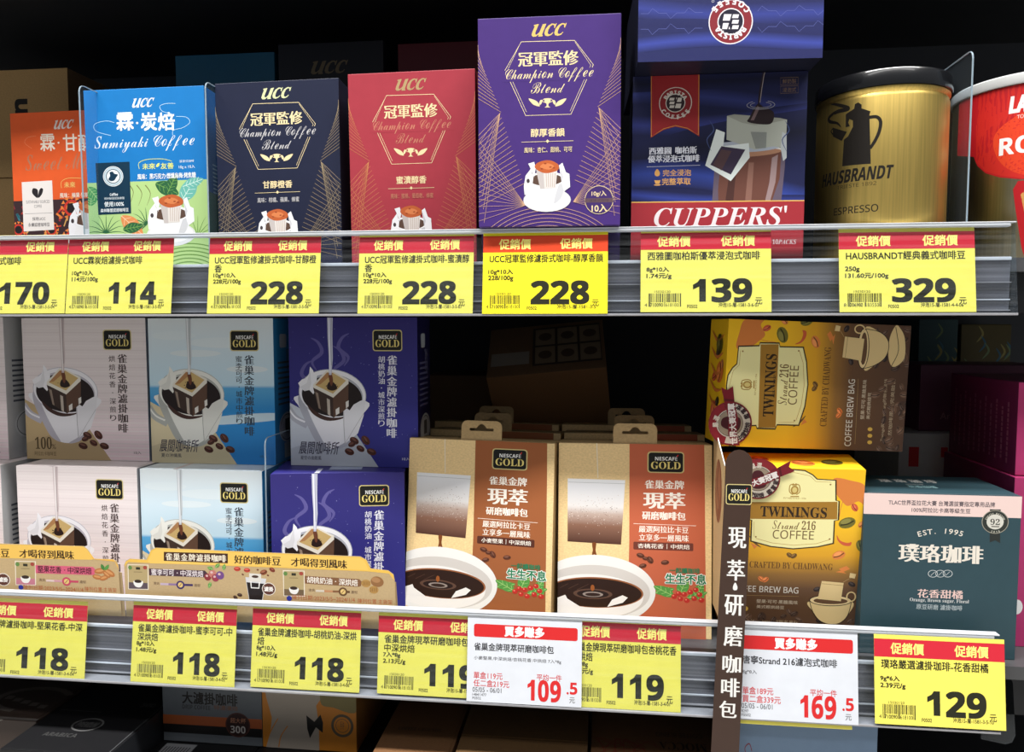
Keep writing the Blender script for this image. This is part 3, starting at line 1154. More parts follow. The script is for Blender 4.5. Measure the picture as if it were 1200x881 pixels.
k.ell(160.5, 143.5, 1.3, 1.3, (244, 246, 240))
k.text('Sumiyaki Coffee', 110, 157, 227.5, 177, (226, 234, 244), 'thin', b=0.0, shear=0.1)
k.line([(134, 143), (124, 141), (111, 145), (113, 153), (130, 158)], 0.6, (180, 214, 240), sm=True)
k.line([(205, 121), (195, 121), (187, 124), (190, 130), (201, 133)], 0.6, (180, 214, 240), sm=True)
k.line([(206, 136), (218, 137), (222, 143), (214, 149), (203, 152), (202, 158)], 0.6, (180, 214, 240), sm=True)
k.text('未來', 166.5, 190.5, 181.5, 197.5, (226, 230, 120), b=0.012)
k.text('友善', 188, 190, 203, 197, (226, 230, 120), b=0.012)
leaf(k, 183, 195, 6, 3, 55, (226, 230, 120))
k.line([(163, 197), (162.5, 190), (172, 186), (190, 185.5), (201, 188)], 0.6, (226, 230, 120), sm=True)
k.text('濾掛式咖啡', 210, 186.5, 227, 189.5, (226, 234, 240))
k.text('10g x 10入', 209.5, 192.5, 228, 197.3, (226, 234, 240), b=0.008)
k.text('風味：黑巧克力·煙燻烏梅·烤焦糖', 161, 202, 229, 208.5, (240, 244, 246), b=0.014)
k = c.right((55, 210))
k.part('side_lettering')
for i in range(22):
    k.box(14, 86 + i * 4.6, 41 + (i * 7) % 9, 87.6 + i * 4.6, (150, 190, 220))
k.part('leaf_pattern').poly([(0, 120), (55, 122), (55, 210), (0, 210)], (60, 110, 96))

# orange box behind the divider
Q_OR = [(11, 133), (146, 126.5), (152, 312), (20, 313)]
c = Carton('coffee_box', 'orange coffee box with a mosaic pattern, mostly behind the bright blue box', 'coffee box', Q_OR, 0.150, 0.055,
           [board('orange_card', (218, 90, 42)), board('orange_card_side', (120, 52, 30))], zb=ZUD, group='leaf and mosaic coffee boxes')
k = c.front(quad=Q_OR)
k.part('mosaic_pattern').poly([(5, 231), (160, 225), (165, 320), (5, 320)], (58, 40, 44))
mc = [(196, 56, 44), (226, 130, 62), (50, 110, 122), (150, 52, 60), (208, 160, 92)]
for i in range(150):
    x, y = rnd.uniform(12, 150), rnd.uniform(230, 312)
    k.line([(x, y), (x + rnd.uniform(-5, 5), y + rnd.uniform(-5, 5)), (x + rnd.uniform(-7, 7), y + rnd.uniform(-7, 7))], rnd.uniform(1.2, 2.6), mc[i % 5], sm=True)
for cx, cy, r in ((84, 238, 13), (84, 272, 12), (60, 262, 9), (22, 262, 9)):
    for i in range(12):
        a = RAD(i * 30)
        k.poly([(cx + r * 0.7 * math.cos(a), cy + r * 0.7 * math.sin(a)), (cx + r * math.cos(a + 0.2), cy + r * math.sin(a + 0.2)), (cx + r * math.cos(a - 0.2), cy + r * math.sin(a - 0.2))], (226, 130, 62))
    k.ring(cx, cy, r * 0.6, r * 0.6, r * 0.2, (196, 56, 44))
    k.ell(cx, cy, r * 0.42, r * 0.42, (34, 30, 34))
drip_cup(k, 106, 262, 0.95)
ucc(k, 62.5, 140, 86, 150, (226, 214, 206))
k.part('lettering')
for s_, a, b_ in (('霖', 47, 64), ('甘', 74, 90), ('醇', 92, 109)):
    k.text(s_, a, 156, b_, 174.5, (236, 224, 208), b=0.012)
k.ell(68.5, 165.5, 1.1, 1.1, (236, 224, 208))
k.text('Sweet Mellow', 29, 177, 135, 195, (178, 120, 92), 'thin', b=0.0, shear=0.1)
k.line([(37, 172), (29, 166), (32, 160), (42, 158)], 0.5, (228, 130, 90), sm=True)
k.text('未來', 75, 209, 88, 215.5, (226, 190, 110), b=0.01)
k.line([(72, 216), (72, 209), (80, 205), (95, 205)], 0.5, (226, 190, 110), sm=True)
k.text('風味：榛果·蜜桃', 70, 221, 104, 226.5, (236, 224, 208), b=0.01)
k.part('white_badge').poly([(25.5, 209.5), (61, 207.5), (63.5, 262), (28, 264)], (226, 220, 216))
k.poly([(44, 227), (38, 222), (38.5, 216.5), (43, 217), (44.5, 220)], (40, 36, 40), sm=True)
k.poly([(44.8, 227), (45.5, 220), (48, 216), (50.5, 217.5), (49, 223)], (40, 36, 40), sm=True)
k.text('SUSTAINABLY SOURCED', 30.5, 229.5, 58.5, 232.8, (90, 88, 92))
k.text('COFFEE', 40, 234.5, 49, 237.8, (90, 88, 92))
k.line([(29, 244.5), (61.5, 243.5)], 0.4, (120, 118, 120))
k.text('採用UCC', 38, 248, 53.5, 252, (70, 68, 72), b=0.006)
k.text('永續認證咖啡豆', 33, 254.3, 58.5, 258.6, (70, 68, 72), b=0.006)

# kraft cases at the far left
KR = kraft('kraft_board', (176, 142, 92), grain=0.1)
KRD = kraft('kraft_board_dark', (120, 92, 60), grain=0.1)
c = Carton('kraft_carton', 'kraft carton with black letters, upper of the two behind the orange box', 'carton', [(-70, 85), (80, 79.5), (82, 206), (-70, 210)], 0.26, 0.16, [KR, KRD], yaw=0.0, lean=0.0, roll=0.0, group='kraft cartons on the upper shelf')
k = c.front(quad=[(-70, 85), (80, 79.5), (82, 206), (-70, 210)])
k.part('black_lettering').text('n', 19, 116, 32.5, 133, (28, 24, 22), 'bold', b=0.03, rot=-90)
k.text('i', 19, 134.5, 31, 141, (28, 24, 22), 'bold', b=0.03, rot=-90)
zk = c.root.location.z
c.root.location.z = zk
box('kraft_carton', 0, 1, 0, 1, 0, 1, KR)
o = bpy.data.objects['kraft_carton.001']
o.data.transform(Matrix.Translation((c.root.location.x - c.W / 2 - 0.001, 0.262, ZUD)) @ Matrix.Diagonal((c.W + 0.002, 0.16, zk - ZUD - 0.0006, 1)))
tag(o, 'kraft carton lower down behind the orange box, under another', 'carton', 'kraft cartons on the upper shelf')

# dark cartons at the back of the upper shelf


def plain(name, lab, cat, q, Y, dep, m, group=None, zb=None, **kw):
    kw.setdefault('yaw', 0.0); kw.setdefault('lean', 0.0); kw.setdefault('roll', 0.0)
    return Carton(name, lab, cat, q, Y, dep, m, zb=zb, group=group, **kw)


GB = 'shaded boxes at the back of the upper shelf'
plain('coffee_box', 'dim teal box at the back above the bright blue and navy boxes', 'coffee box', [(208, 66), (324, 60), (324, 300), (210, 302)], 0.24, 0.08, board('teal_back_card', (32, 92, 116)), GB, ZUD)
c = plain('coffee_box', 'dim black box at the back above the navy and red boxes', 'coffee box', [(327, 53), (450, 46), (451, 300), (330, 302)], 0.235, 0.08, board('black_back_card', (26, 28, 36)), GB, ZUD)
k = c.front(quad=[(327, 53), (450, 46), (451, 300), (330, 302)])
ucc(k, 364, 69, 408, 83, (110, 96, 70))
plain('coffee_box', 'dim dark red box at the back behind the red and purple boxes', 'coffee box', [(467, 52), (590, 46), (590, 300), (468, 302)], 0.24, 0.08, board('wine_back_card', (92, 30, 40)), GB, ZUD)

# ------------------------------------------------------------------ steeping coffee boxes
Q_BA = [(742, 90), (947, 83), (940.5, 316), (738.7, 319.5)]
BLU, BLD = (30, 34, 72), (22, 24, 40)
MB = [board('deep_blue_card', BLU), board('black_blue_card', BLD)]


def badge(k, cx, cy, r, ring, letters, inner, mark, up='BARISTA', dn='COFFEE', flip=False):
    k.part('round_badge').ell(cx, cy, r, r, letters, n=40)
    k.ell(cx, cy, r * 0.95, r * 0.95, ring, n=40)
    k.ell(cx, cy, r * 0.6, r * 0.6, letters, n=36)
    k.ell(cx, cy, r * 0.55, r * 0.55, inner, n=36)
    d = 180 if flip else 0
    k.arctext(up, cx, cy, r * 0.655, -68 + d, 68 + d, r * 0.25, letters, b=0.02, wid=1.0)
    k.arctext(dn, cx, cy, r * 0.9, 244 + d, 116 + d, r * 0.25, letters, b=0.02, inward=True, wid=1.0)
    s = -1 if flip else 1
    q = r * 0.3 * s
    for dy in (-0.8, 0.0, 0.8):
        k.poly([(cx - q * 1.25, cy + q * (dy + 0.28)), (cx - q * 1.1, cy + q * (dy - 0.28)), (cx - q * 0.15, cy + q * (dy - 0.28)), (cx - q * 0.3, cy + q * (dy + 0.28))], mark)
    k.poly([(cx + q * 0.1, cy - q * 1.1), (cx + q * 1.3, cy - q * 1.1), (cx + q * 1.15, cy - q * 0.2), (cx + q * 0.3, cy - q * 0.2)], mark)
    k.poly([(cx - q * 0.05, cy + q * 0.15), (cx + q * 1.2, cy + q * 0.15), (cx + q * 1.0, cy + q * 1.1), (cx - q * 0.2, cy + q * 1.1)], mark)
    k.line([(cx - q * 0.3, cy + q * 1.3), (cx + q * 0.5, cy - q * 1.3)], r * 0.06, inner)


def silk(k, x0, y0, x1, y1, bands):
    """flowing satin ripples printed as soft bands"""
    for (yl, yr, wd, bow, ca, cb) in bands:
        n = 16
        P, K, T = [], [], []
        for i in range(n + 1):
            t = i / n
            x = x0 + (x1 - x0) * t
            yc = yl + (yr - yl) * t + bow * math.sin(math.pi * t * 1.3)
            for j, cc in ((-1, cb), (0, ca), (1, cb)):
                P.append((x, yc + j * wd))
                K.append(cc)
        for i in range(n):
            for j in (0, 1):
                a = i * 3 + j
                T += [(a, a + 1, a + 4), (a, a + 4, a + 3)]
        k.add(k.face(P), T, K)


c = Carton('coffee_box', 'dark blue steeping coffee box with a glass cup picture and red ribbon', 'coffee box', Q_BA, 0.022, 0.075, MB, zb=ZUD, group='dark blue steeping coffee boxes')
LOWB = c
k = c.front(quad=Q_BA)
k.part('satin_pattern')
base = BLU
silk(k, 735, 0, 950, 0, [(112, 128, 12, -4, (50, 58, 120), base), (150, 138, 12, 5, (48, 56, 122), base), (206, 150, 26, -6, (22, 24, 46), base), (212, 236, 18, -10, (50, 68, 148), base), (236, 246, 8, 3, (48, 62, 140), base), (100, 90, 10, 0, (24, 26, 50), base)])
k.part('red_ribbon').poly([(763, 89), (820.5, 87), (820, 164), (806, 155), (792, 152), (778, 156), (762.8, 166)], (154, 42, 46))
k.line([(763.6, 89), (763.6, 164.5), (778, 154.6), (792, 150.6), (806, 153.8), (819, 162), (819.6, 87)], 0.7, (214, 150, 70))
badge(k, 792, 122.5, 19.5, (140, 42, 46), (216, 208, 200), (52, 40, 44), (214, 206, 198))
k.part('lettering').text('西雅圖', 761, 177.5, 787, 186.5, (224, 226, 236), bx=0.03)
k.text('咖柏斯', 792, 176.5, 817, 185.5, (224, 226, 236), bx=0.03)
k.text('優萃浸泡式咖啡', 759.5, 187, 820.5, 196, (224, 226, 236), bx=0.03)
k.line([(758, 202), (821, 199.5)], 0.6, (190, 190, 206))
k.text('完全浸泡', 777, 205, 810.5, 213, (224, 168, 96), b=0.012)
k.text('完整萃取', 776, 215.5, 810, 224, (224, 168, 96), b=0.012)
k.poly([(770.5, 204.5), (773.5, 209), (772.5, 213), (768.5, 213), (767.5, 209)], (224, 168, 96), sm=True)
k.poly([(767, 218.5), (774.5, 218.5), (773, 223), (768.5, 223)], (224, 168, 96))
k.ell(770.6, 224.3, 4.3, 0.9, (224, 168, 96))
for y0 in (91.5, 102):
    k.line([(915, y0), (935.5, y0 - 0.7), (935.5, y0 + 8), (915, y0 + 8.7)], 0.5, (120, 96, 74), closed=True)
k.text('鮮奶製', 917.5, 93, 933, 98.5, (130, 104, 80))
k.text('浸泡式', 917.5, 103.5, 933, 109, (130, 104, 80))
# glass with filter and pouring spoon
k.part('glass_picture')
k.poly([(843, 172), (921, 165), (920, 200), (914, 262), (912, 300), (836, 300), (835, 246), (838, 200)], (96, 84, 100), sm=False)
k.poly([(846, 186), (916, 181), (914, 215), (905, 243), (902, 300), (844, 300), (842, 230)], (104, 66, 56))
k.poly([(878, 196), (884, 196), (881, 243), (879, 300), (872, 300), (874, 240)], (134, 96, 84))
k.poly([(858, 193), (864, 196), (860, 243), (853, 300), (850, 300), (851, 240)], (74, 46, 42))
k.poly([(905, 190), (912, 186), (909, 220), (903, 243), (897, 243), (902, 220)], (150, 128, 128))
k.ell(881, 182.5, 36, 5.5, (214, 210, 204), rot=-3)
k.ell(881, 184, 35, 4.6, (170, 126, 100), rot=-3)
k.poly([(846, 172), (852, 171), (908, 166), (921, 168), (912, 178), (880, 183), (850, 181)], (168, 176, 190), sm=True)
k.poly([(852.5, 138.5), (861, 136.5), (914, 141), (922.5, 143), (921, 178), (906, 176), (885, 180), (861, 171), (852, 168)], (172, 176, 166))
k.poly([(880, 158), (899, 158.5), (898, 178), (886, 179)], (134, 138, 134))
k.poly([(852.5, 138.5), (861, 136.5), (914, 141), (922.5, 143), (905, 147), (885, 150), (870, 147)], (150, 152, 142))
k.poly([(840, 155), (850, 159), (848, 176), (878, 172), (879, 190), (857, 219), (827, 200)], (222, 230, 228))
k.poly([(846, 176), (874, 180), (857, 211), (833, 199)], (60, 50, 72))
k.poly([(846, 180), (858, 182), (846, 206), (836, 199)], (84, 62, 66))
k.poly([(917, 158), (922, 161), (922, 190), (918, 194), (915, 178)], (186, 192, 196))
k.line([(896, 84), (892, 104), (890, 120), (889, 132)], 3.2, (44, 34, 44), sm=True, taper=0.4)
k.line([(912, 68), (898, 82), (894, 100), (891, 122)], 0.7, (170, 160, 160), sm=True)
k.poly([(888, 124), (896, 128), (907, 134), (905, 147), (894, 149), (877, 146), (879, 140)], (40, 28, 32), sm=True)
k.poly([(888, 126), (891, 128), (884, 144), (880, 144)], (110, 90, 92))
for rx, ry in ((12, 3.4), (16, 5.2)):
    k.ring(892, 125, rx, ry, 0.6, (170, 170, 178), a0=-60, a1=235)
for x in (834, 922):
    k.line([(x, 182), (x - 5, 168), (x + 3, 156), (x - 2, 144)], 1.3, (70, 84, 130), sm=True, taper=True)
k.part('red_band').poly([(735, 247), (950, 243), (950, 330), (735, 330)], (156, 46, 54))
k.poly([(735, 245.6), (950, 241.6), (950, 243), (735, 247)], (214, 168, 90))
k.part('title_lettering')
k.text("CUPPERS'", 766, 250.5, 922, 275, (226, 216, 218), 'ital')
k.text('PREMIUM SINGLE CUP 10PACKS', 830, 291, 933, 297, (206, 190, 190), 'ital')
k = c.right((75, 230))
k.part('side_lettering')
for i in range(3):
    k.line([(38, 135 + i * 5), (46, 130 + i * 5)], 1, (90, 90, 110))

# upper box laid on its back, its long side towards us
MB2 = [board('deep_blue_card', BLU), board('black_blue_card', BLD), board('black_blue_card', BLD)]
Q_B2 = [(748, -38), (966.5, -44), (964, 64.5), (748, 71)]
ztop = LOWB.root.location.z + LOWB.H + 0.0006
c = Carton('coffee_box', 'dark blue coffee box with an upside-down round badge, lying on the glass cup box', 'coffee box', Q_B2, -0.012, 0.17, MB2, zb=ztop, yaw=None, lean=0.0, roll=0.0, wb=1, group='dark blue steeping coffee boxes', flap=False)
k = c.front(quad=Q_B2)
k.part('satin_pattern')
base = (38, 43, 92)
k.box(745, -50, 970, 80, base)
silk(k, 745, 0, 970, 0, [(-20, -10, 16, 3, (30, 34, 70), base), (8, 16, 12, 4, (54, 64, 140), base), (30, 38, 8, -4, (36, 40, 88), base), (52, 44, 9, -5, (60, 72, 156), base), (66, 60, 6, 0, (38, 42, 92), base)])
k.part('embossed_line')
for y0, s_ in ((15, 1), (33, -1)):
    pts = []
    for i in range(11):
        x = 751 + i * 21.5
        y = y0 - i * 0.5
        pts += [(x, y), (x + 9, y), (x + 14, y + 6 * s_ * (1 if i % 2 else -1))]
        if x > 960:
            break
    k.line([p for p in pts if p[0] < 828], 0.45, (92, 100, 168))
    k.line([p for p in pts if p[0] > 884], 0.45, (92, 100, 168))
badge(k, 857.5, 24, 26, (132, 42, 50), (226, 222, 226), (34, 32, 50), (226, 222, 226), flip=True)
k.ring(836.5, 0.5, 1.3, 1.3, 0.5, (190, 190, 200))
k = c.under((218, 175))
k.part('red_ribbon').poly([(22, 175), (80, 175), (78, 100), (50, 110), (22, 100)], (196, 52, 60))
k.line([(23, 175), (23, 101), (50, 111.5), (77, 101), (79, 175)], 0.8, (200, 140, 70))
k.ring(50, 160, 17, 12, 3, (176, 160, 150))
k.ring(50, 160, 9, 6, 2, (176, 160, 150))
k.part('stream_line').line([(160, 175), (150, 160), (146, 140)], 1, (150, 140, 140), sm=True)

# ------------------------------------------------------------------ tins


def lathe(name, prof, m, parent, n=72, smooth=True, axis=(0, 0)):
    bm = bmesh.new()
    rings = []
    for r, z in prof:
        rings.append([bm.verts.new((r * math.cos(2 * math.pi * i / n), r * math.sin(2 * math.pi * i / n), z)) if r > 1e-6 else None for i in range(n)] if r > 1e-6 else [bm.verts.new((0, 0, z))])
    for a, b_ in zip(rings, rings[1:]):
        for i in range(n):
            j = (i + 1) % n
            if len(a) == 1 and len(b_) == 1:
                continue
            if len(a) == 1:
                bm.faces.new((a[0], b_[j], b_[i]))
            elif len(b_) == 1:
                bm.faces.new((a[i], a[j], b_[0]))
            else:
                bm.faces.new((a[i], a[j], b_[j], b_[i]))
    bmesh.ops.recalc_face_normals(bm, faces=bm.faces)
    o = from_bm(name, bm, m, parent, smooth)
    try:
        o.data.set_sharp_from_angle(angle=RAD(38))
    except Exception:
        pass
    return o


def brushed(name, col, rough=0.3):
    return mat(name, col, rough, metal=1.0, grain=0.12, scale=600, stretch=(1, 1, 0.02), bump=0.04)


def tin(lab, pxl, pxr, pyt, Yc, group):
    """centre from the measured silhouette half way up"""
    a = at(pxl, 200, Yc)
    b_ = at(pxr, 200, Yc)
    D = Vector((a.x + b_.x, 2 * Yc, 0)) / 2
    dist = math.hypot(D.x - CAM.x, Yc - CAM.y)
    R = (b_.x - a.x) / 2 * (1 + CAM.y * 0)
    al = math.atan((b_.x - a.x) / 2 / dist * math.cos(math.atan2(D.x, Yc - CAM.y)) ** 1)
    R = dist * math.sin(al)
    return D.x, R


GX, GR = tin('', 953.5, 1109, 0, 0.073, None)
GH = at(1020, 100, 0.073 - GR).z - ZUD
t = empty('coffee_tin', (GX, 0.073, ZUD), 'gold metal coffee tin with a black pot logo and a black lid', 'tin', 'coffee tins on the upper shelf')
GOLDT = brushed('brushed_gold_tin', (226, 196, 112), 0.42)
lathe('tin_body', [(0, 0), (GR - 0.001, 0), (GR, 0.0015), (GR, GH - 0.008), (GR - 0.0005, GH - 0.006), (GR - 0.0012, GH - 0.004), (GR + 0.0006, GH - 0.0015), (GR + 0.0006, GH), (0, GH)], GOLDT, t)
lathe('lid', [(0, GH + 0.0005), (GR + 0.0018, GH + 0.0005), (GR + 0.0022, GH + 0.002), (GR + 0.0016, GH + 0.013), (GR + 0.0006, GH + 0.0148), (GR - 0.004, GH + 0.0148), (GR - 0.005, GH + 0.0125), (0, GH + 0.0125)], mat('black_plastic_lid', (20, 21, 24), 0.25, coat=0.5), t)


def tin_ink(parent, X, Yc, R, z0, H):
    """print on a can: the artwork grid is the photograph's, put onto the cylinder it belongs to"""
    A0, A1 = -math.pi, 0.0     # angle range facing the aisle
    k = Ink(parent, None, size=(1000, 1000 * H / (math.pi * R)), maxdu=0.02)

    def f(V):
        a = A0 + (A1 - A0) * V[:, 0]
        r = R + V[:, 2]
        return np.c_[r * np.cos(a), r * np.sin(a), V[:, 1] * H]
    k.fmap = f

    def face(pts):
        out = []
        for p in np.atleast_2d(np.array(pts, float)):
            d = ray(p[0], p[1])
            ox, oy = CAM.x - X, CAM.y - Yc
            qa, qb, qc = d.x ** 2 + d.y ** 2, 2 * (ox * d.x + oy * d.y), ox * ox + oy * oy - R * R
            D = max(qb * qb - 4 * qa * qc, 0)
            tt = (-qb - math.sqrt(D)) / (2 * qa)
            hx, hy, hz = ox + d.x * tt, oy + d.y * tt, CAM.z + d.z * tt
            a = math.atan2(hy, hx)
            if a > math.pi / 2:
                a -= 2 * math.pi
            out.append(((a - A0) / (A1 - A0) * k.w, (1 - (hz - z0) / H) * k.h))
        return np.array(out)
    k.face = face
    # artwork px -> grid units
    k.u = k.w / (math.pi * R) * (math.hypot(X - CAM.x, Yc - R - CAM.y)) / FPX
    return k


k = tin_ink(t, GX, 0.073, GR, ZUD, GH)
BK = (32, 28, 24)
U = k.u
Z6 = lambda pts: [(940 + x / 4.004, 60 + y / 4.004) for x, y in pts]


def ctext(k, s, x0, y0, x1, y1, col, style='', b=0.0, shear=0.0):
    """lettering whose size is given in photograph px, laid along the can"""
    P = k.face([(x0, (y0 + y1) / 2), (x1, (y0 + y1) / 2), ((x0 + x1) / 2, y0), ((x0 + x1) / 2, y1)])
    w, h = P[1][0] - P[0][0], P[3][1] - P[2][1]
    c0 = P[:2].mean(0)
    v, tr = glyph(s, style)
    v = v.copy()
    v[:, 0] += v[:, 1] * shear
    lo, hi = v.min(0), v.max(0)
    sc = np.array([w, h]) / (hi - lo)
    Q = (v - (lo + hi) / 2) * sc
    Q[:, 1] *= -1
    Q = Q + [c0[0], (P[2][1] + P[3][1]) / 2]
    offs = [(0, 0)] if not b else [(dx * b * sc[1], dy * b * sc[1]) for dx in (-1, 1) for dy in (-1, 1)]
    k.add(np.vstack([Q + np.array(o_) for o_ in offs]), np.vstack([tr + len(Q) * i for i in range(len(offs))]), col, len(offs))


k.part('pot_logo')
k.poly(Z6([(188, 540), (196, 415), (215, 400), (238, 355), (238, 325), (222, 318), (216, 335), (224, 352), (205, 357), (205, 296), (244, 270), (248, 248), (263, 240), (279, 250), (279, 268), (321, 282), (316, 296), (322, 528)]), BK)
k.line(Z6([(316, 310), (350, 308), (368, 330), (362, 375), (342, 420), (318, 456)]), 13 / 4.004 * U, BK, sm=True)
k.poly(Z6([(143, 358), (210, 378), (186, 421), (145, 400)]), BK)
k.line(Z6([(144, 364), (136, 376), (146, 392)]), 1.3 * U, BK, sm=True)
k.line(Z6([(135, 250), (160, 250), (205, 262), (215, 272), (170, 285), (152, 297)]), 4 * U, BK, sm=True, taper=True)
k.line(Z6([(205, 268), (165, 280), (128, 310), (130, 330), (165, 338), (182, 356)]), 3.6 * U, BK, sm=True, taper=True)
k.part('lettering')
ctext(k, 'HAUSBRANDT', 964, 196.5, 1047, 212, BK, 'bold', b=0.008, shear=0.22)
ctext(k, 'TRIESTE 1892', 981, 214.5, 1027, 218.8, (80, 64, 30), 'sans')
ctext(k, 'ESPRESSO', 977.5, 241, 1029, 249.5, BK, 'sans', b=0.006)

RX, RR = tin('', 1110, 1312, 0, 0.125, None)
RH = at(1200, 93, 0.125 - RR).z - ZUD
t = empty('coffee_tin', (RX, 0.125, ZUD), 'red and silver coffee tin with a frosted white lid, cut by the right edge', 'tin', 'coffee tins on the upper shelf')
lathe('tin_body', [(0, 0), (RR - 0.001, 0), (RR, 0.0015), (RR, RH - 0.005), (RR - 0.001, RH - 0.002), (RR, RH), (0, RH)], brushed('brushed_champagne_tin', (196, 184, 150), 0.3), t)
lathe('lid', [(0, RH + 0.0005), (RR + 0.002, RH + 0.0005), (RR + 0.0026, RH + 0.002), (RR + 0.002, RH + 0.009), (RR, RH + 0.0105), (RR - 0.006, RH + 0.0105), (RR - 0.007, RH + 0.007), (0, RH + 0.007)], mat('frosted_lid', (206, 208, 208), 0.35), t)
k = tin_ink(t, RX, 0.125, RR, ZUD, RH)
k.part('red_wave')
RW, RW2, RW3 = (204, 40, 34), (224, 66, 34), (184, 26, 34)
Z9 = lambda pts: [(1090 + x / 4.19, 70 + y / 4.19) for x, y in pts]
k.poly([(1109.5, 98), (1125, 92), (1150, 88), (1175, 87), (1200, 87), (1290, 92), (1290, 212), (1195, 210), (1172, 208), (1155, 203), (1145, 194), (1141, 184), (1118, 182), (1110.5, 180)], RW3)
k.poly([(1144, 102), (1170, 92), (1200, 90), (1290, 96), (1290, 212), (1200, 209), (1172, 206), (1155, 201), (1144, 190)], RW)
k.poly([(1165, 160), (1185, 140), (1215, 128), (1290, 130), (1290, 205), (1215, 206), (1185, 200), (1168, 184)], RW2, sm=True)
k.poly([(1187, 222), (1193, 212), (1290, 212), (1290, 310), (1203, 310), (1197, 290), (1190, 245)], RW3)
k.poly([(1196, 228), (1202, 222), (1230, 230), (1230, 260), (1201, 252)], (206, 150, 84))
k.part('lettering')
ctext(k, 'LAVAZZA', 1183.5, 108, 1262, 127, (236, 232, 232), 'bold', b=0.03, shear=0.15)
ctext(k, 'TORINO, ITALIA, 1895', 1192, 130.5, 1256, 135.5, (236, 220, 218), 'sans')
ctext(k, 'ROSSA', 1171.5, 156, 1270, 176.5, (240, 236, 236), 'bold', b=0.01)

# ================================================================== lower shelf
Q_N = [(175.7, 372.7), (320, 372.7), (323, 541), (175.7, 539)]    # artwork grid of the pale blue box


def gold_badge(k, x0, y0, x1, y1, part='brand_badge'):
    w, h = x1 - x0, y1 - y0
    k.part(part)
    bow = h * 0.045
    pts = [(x0, y0 + bow), (x0 + w * .5, y0 - bow), (x1, y0 + bow), (x1 + w * 0.005, (y0 + y1) / 2), (x1, y1 - bow), (x0 + w * .5, y1 + bow), (x0, y1 - bow)]
    k.box(x0 - w * .035, y0 - w * .035, x1 + w * .035, y1 + w * .035, (206, 190, 130), r=w * 0.1)
    k.box(x0, y0, x1, y1, (26, 26, 24), r=w * 0.08)
    k.text('NESCAFÉ', x0 + w * .19, y0 + h * .19, x1 - w * .16, y0 + h * .42, (238, 238, 236), 'bold')
    k.poly([(x1 - w * .2, y0 + h * .22), (x1 - w * .155, y0 + h * .13), (x1 - w * .14, y0 + h * .15), (x1 - w * .17, y0 + h * .25)], (206, 44, 44))
    k.text('GOLD', x0 + w * .07, y0 + h * .46, x1 - w * .07, y0 + h * .84, (234, 214, 128), 'serif')


def bean(k, x, y, r, a, c=(84, 44, 34)):
    k.ell(x, y, r, r * .68, c, rot=a, n=16)
    k.ell(x - r * .15, y - r * .18, r * .62, r * .32, tuple(min(255, v + 30) for v in c), rot=a, n=12)
    ca, sa = math.cos(RAD(a)), math.sin(RAD(a))
    k.line([(x - ca * r * .85, y - sa * r * .85), (x - sa * r * .16, y + ca * r * .16), (x + ca * r * .85, y + sa * r * .85)], r * .16, tuple(v * 0.45 for v in c), sm=True)


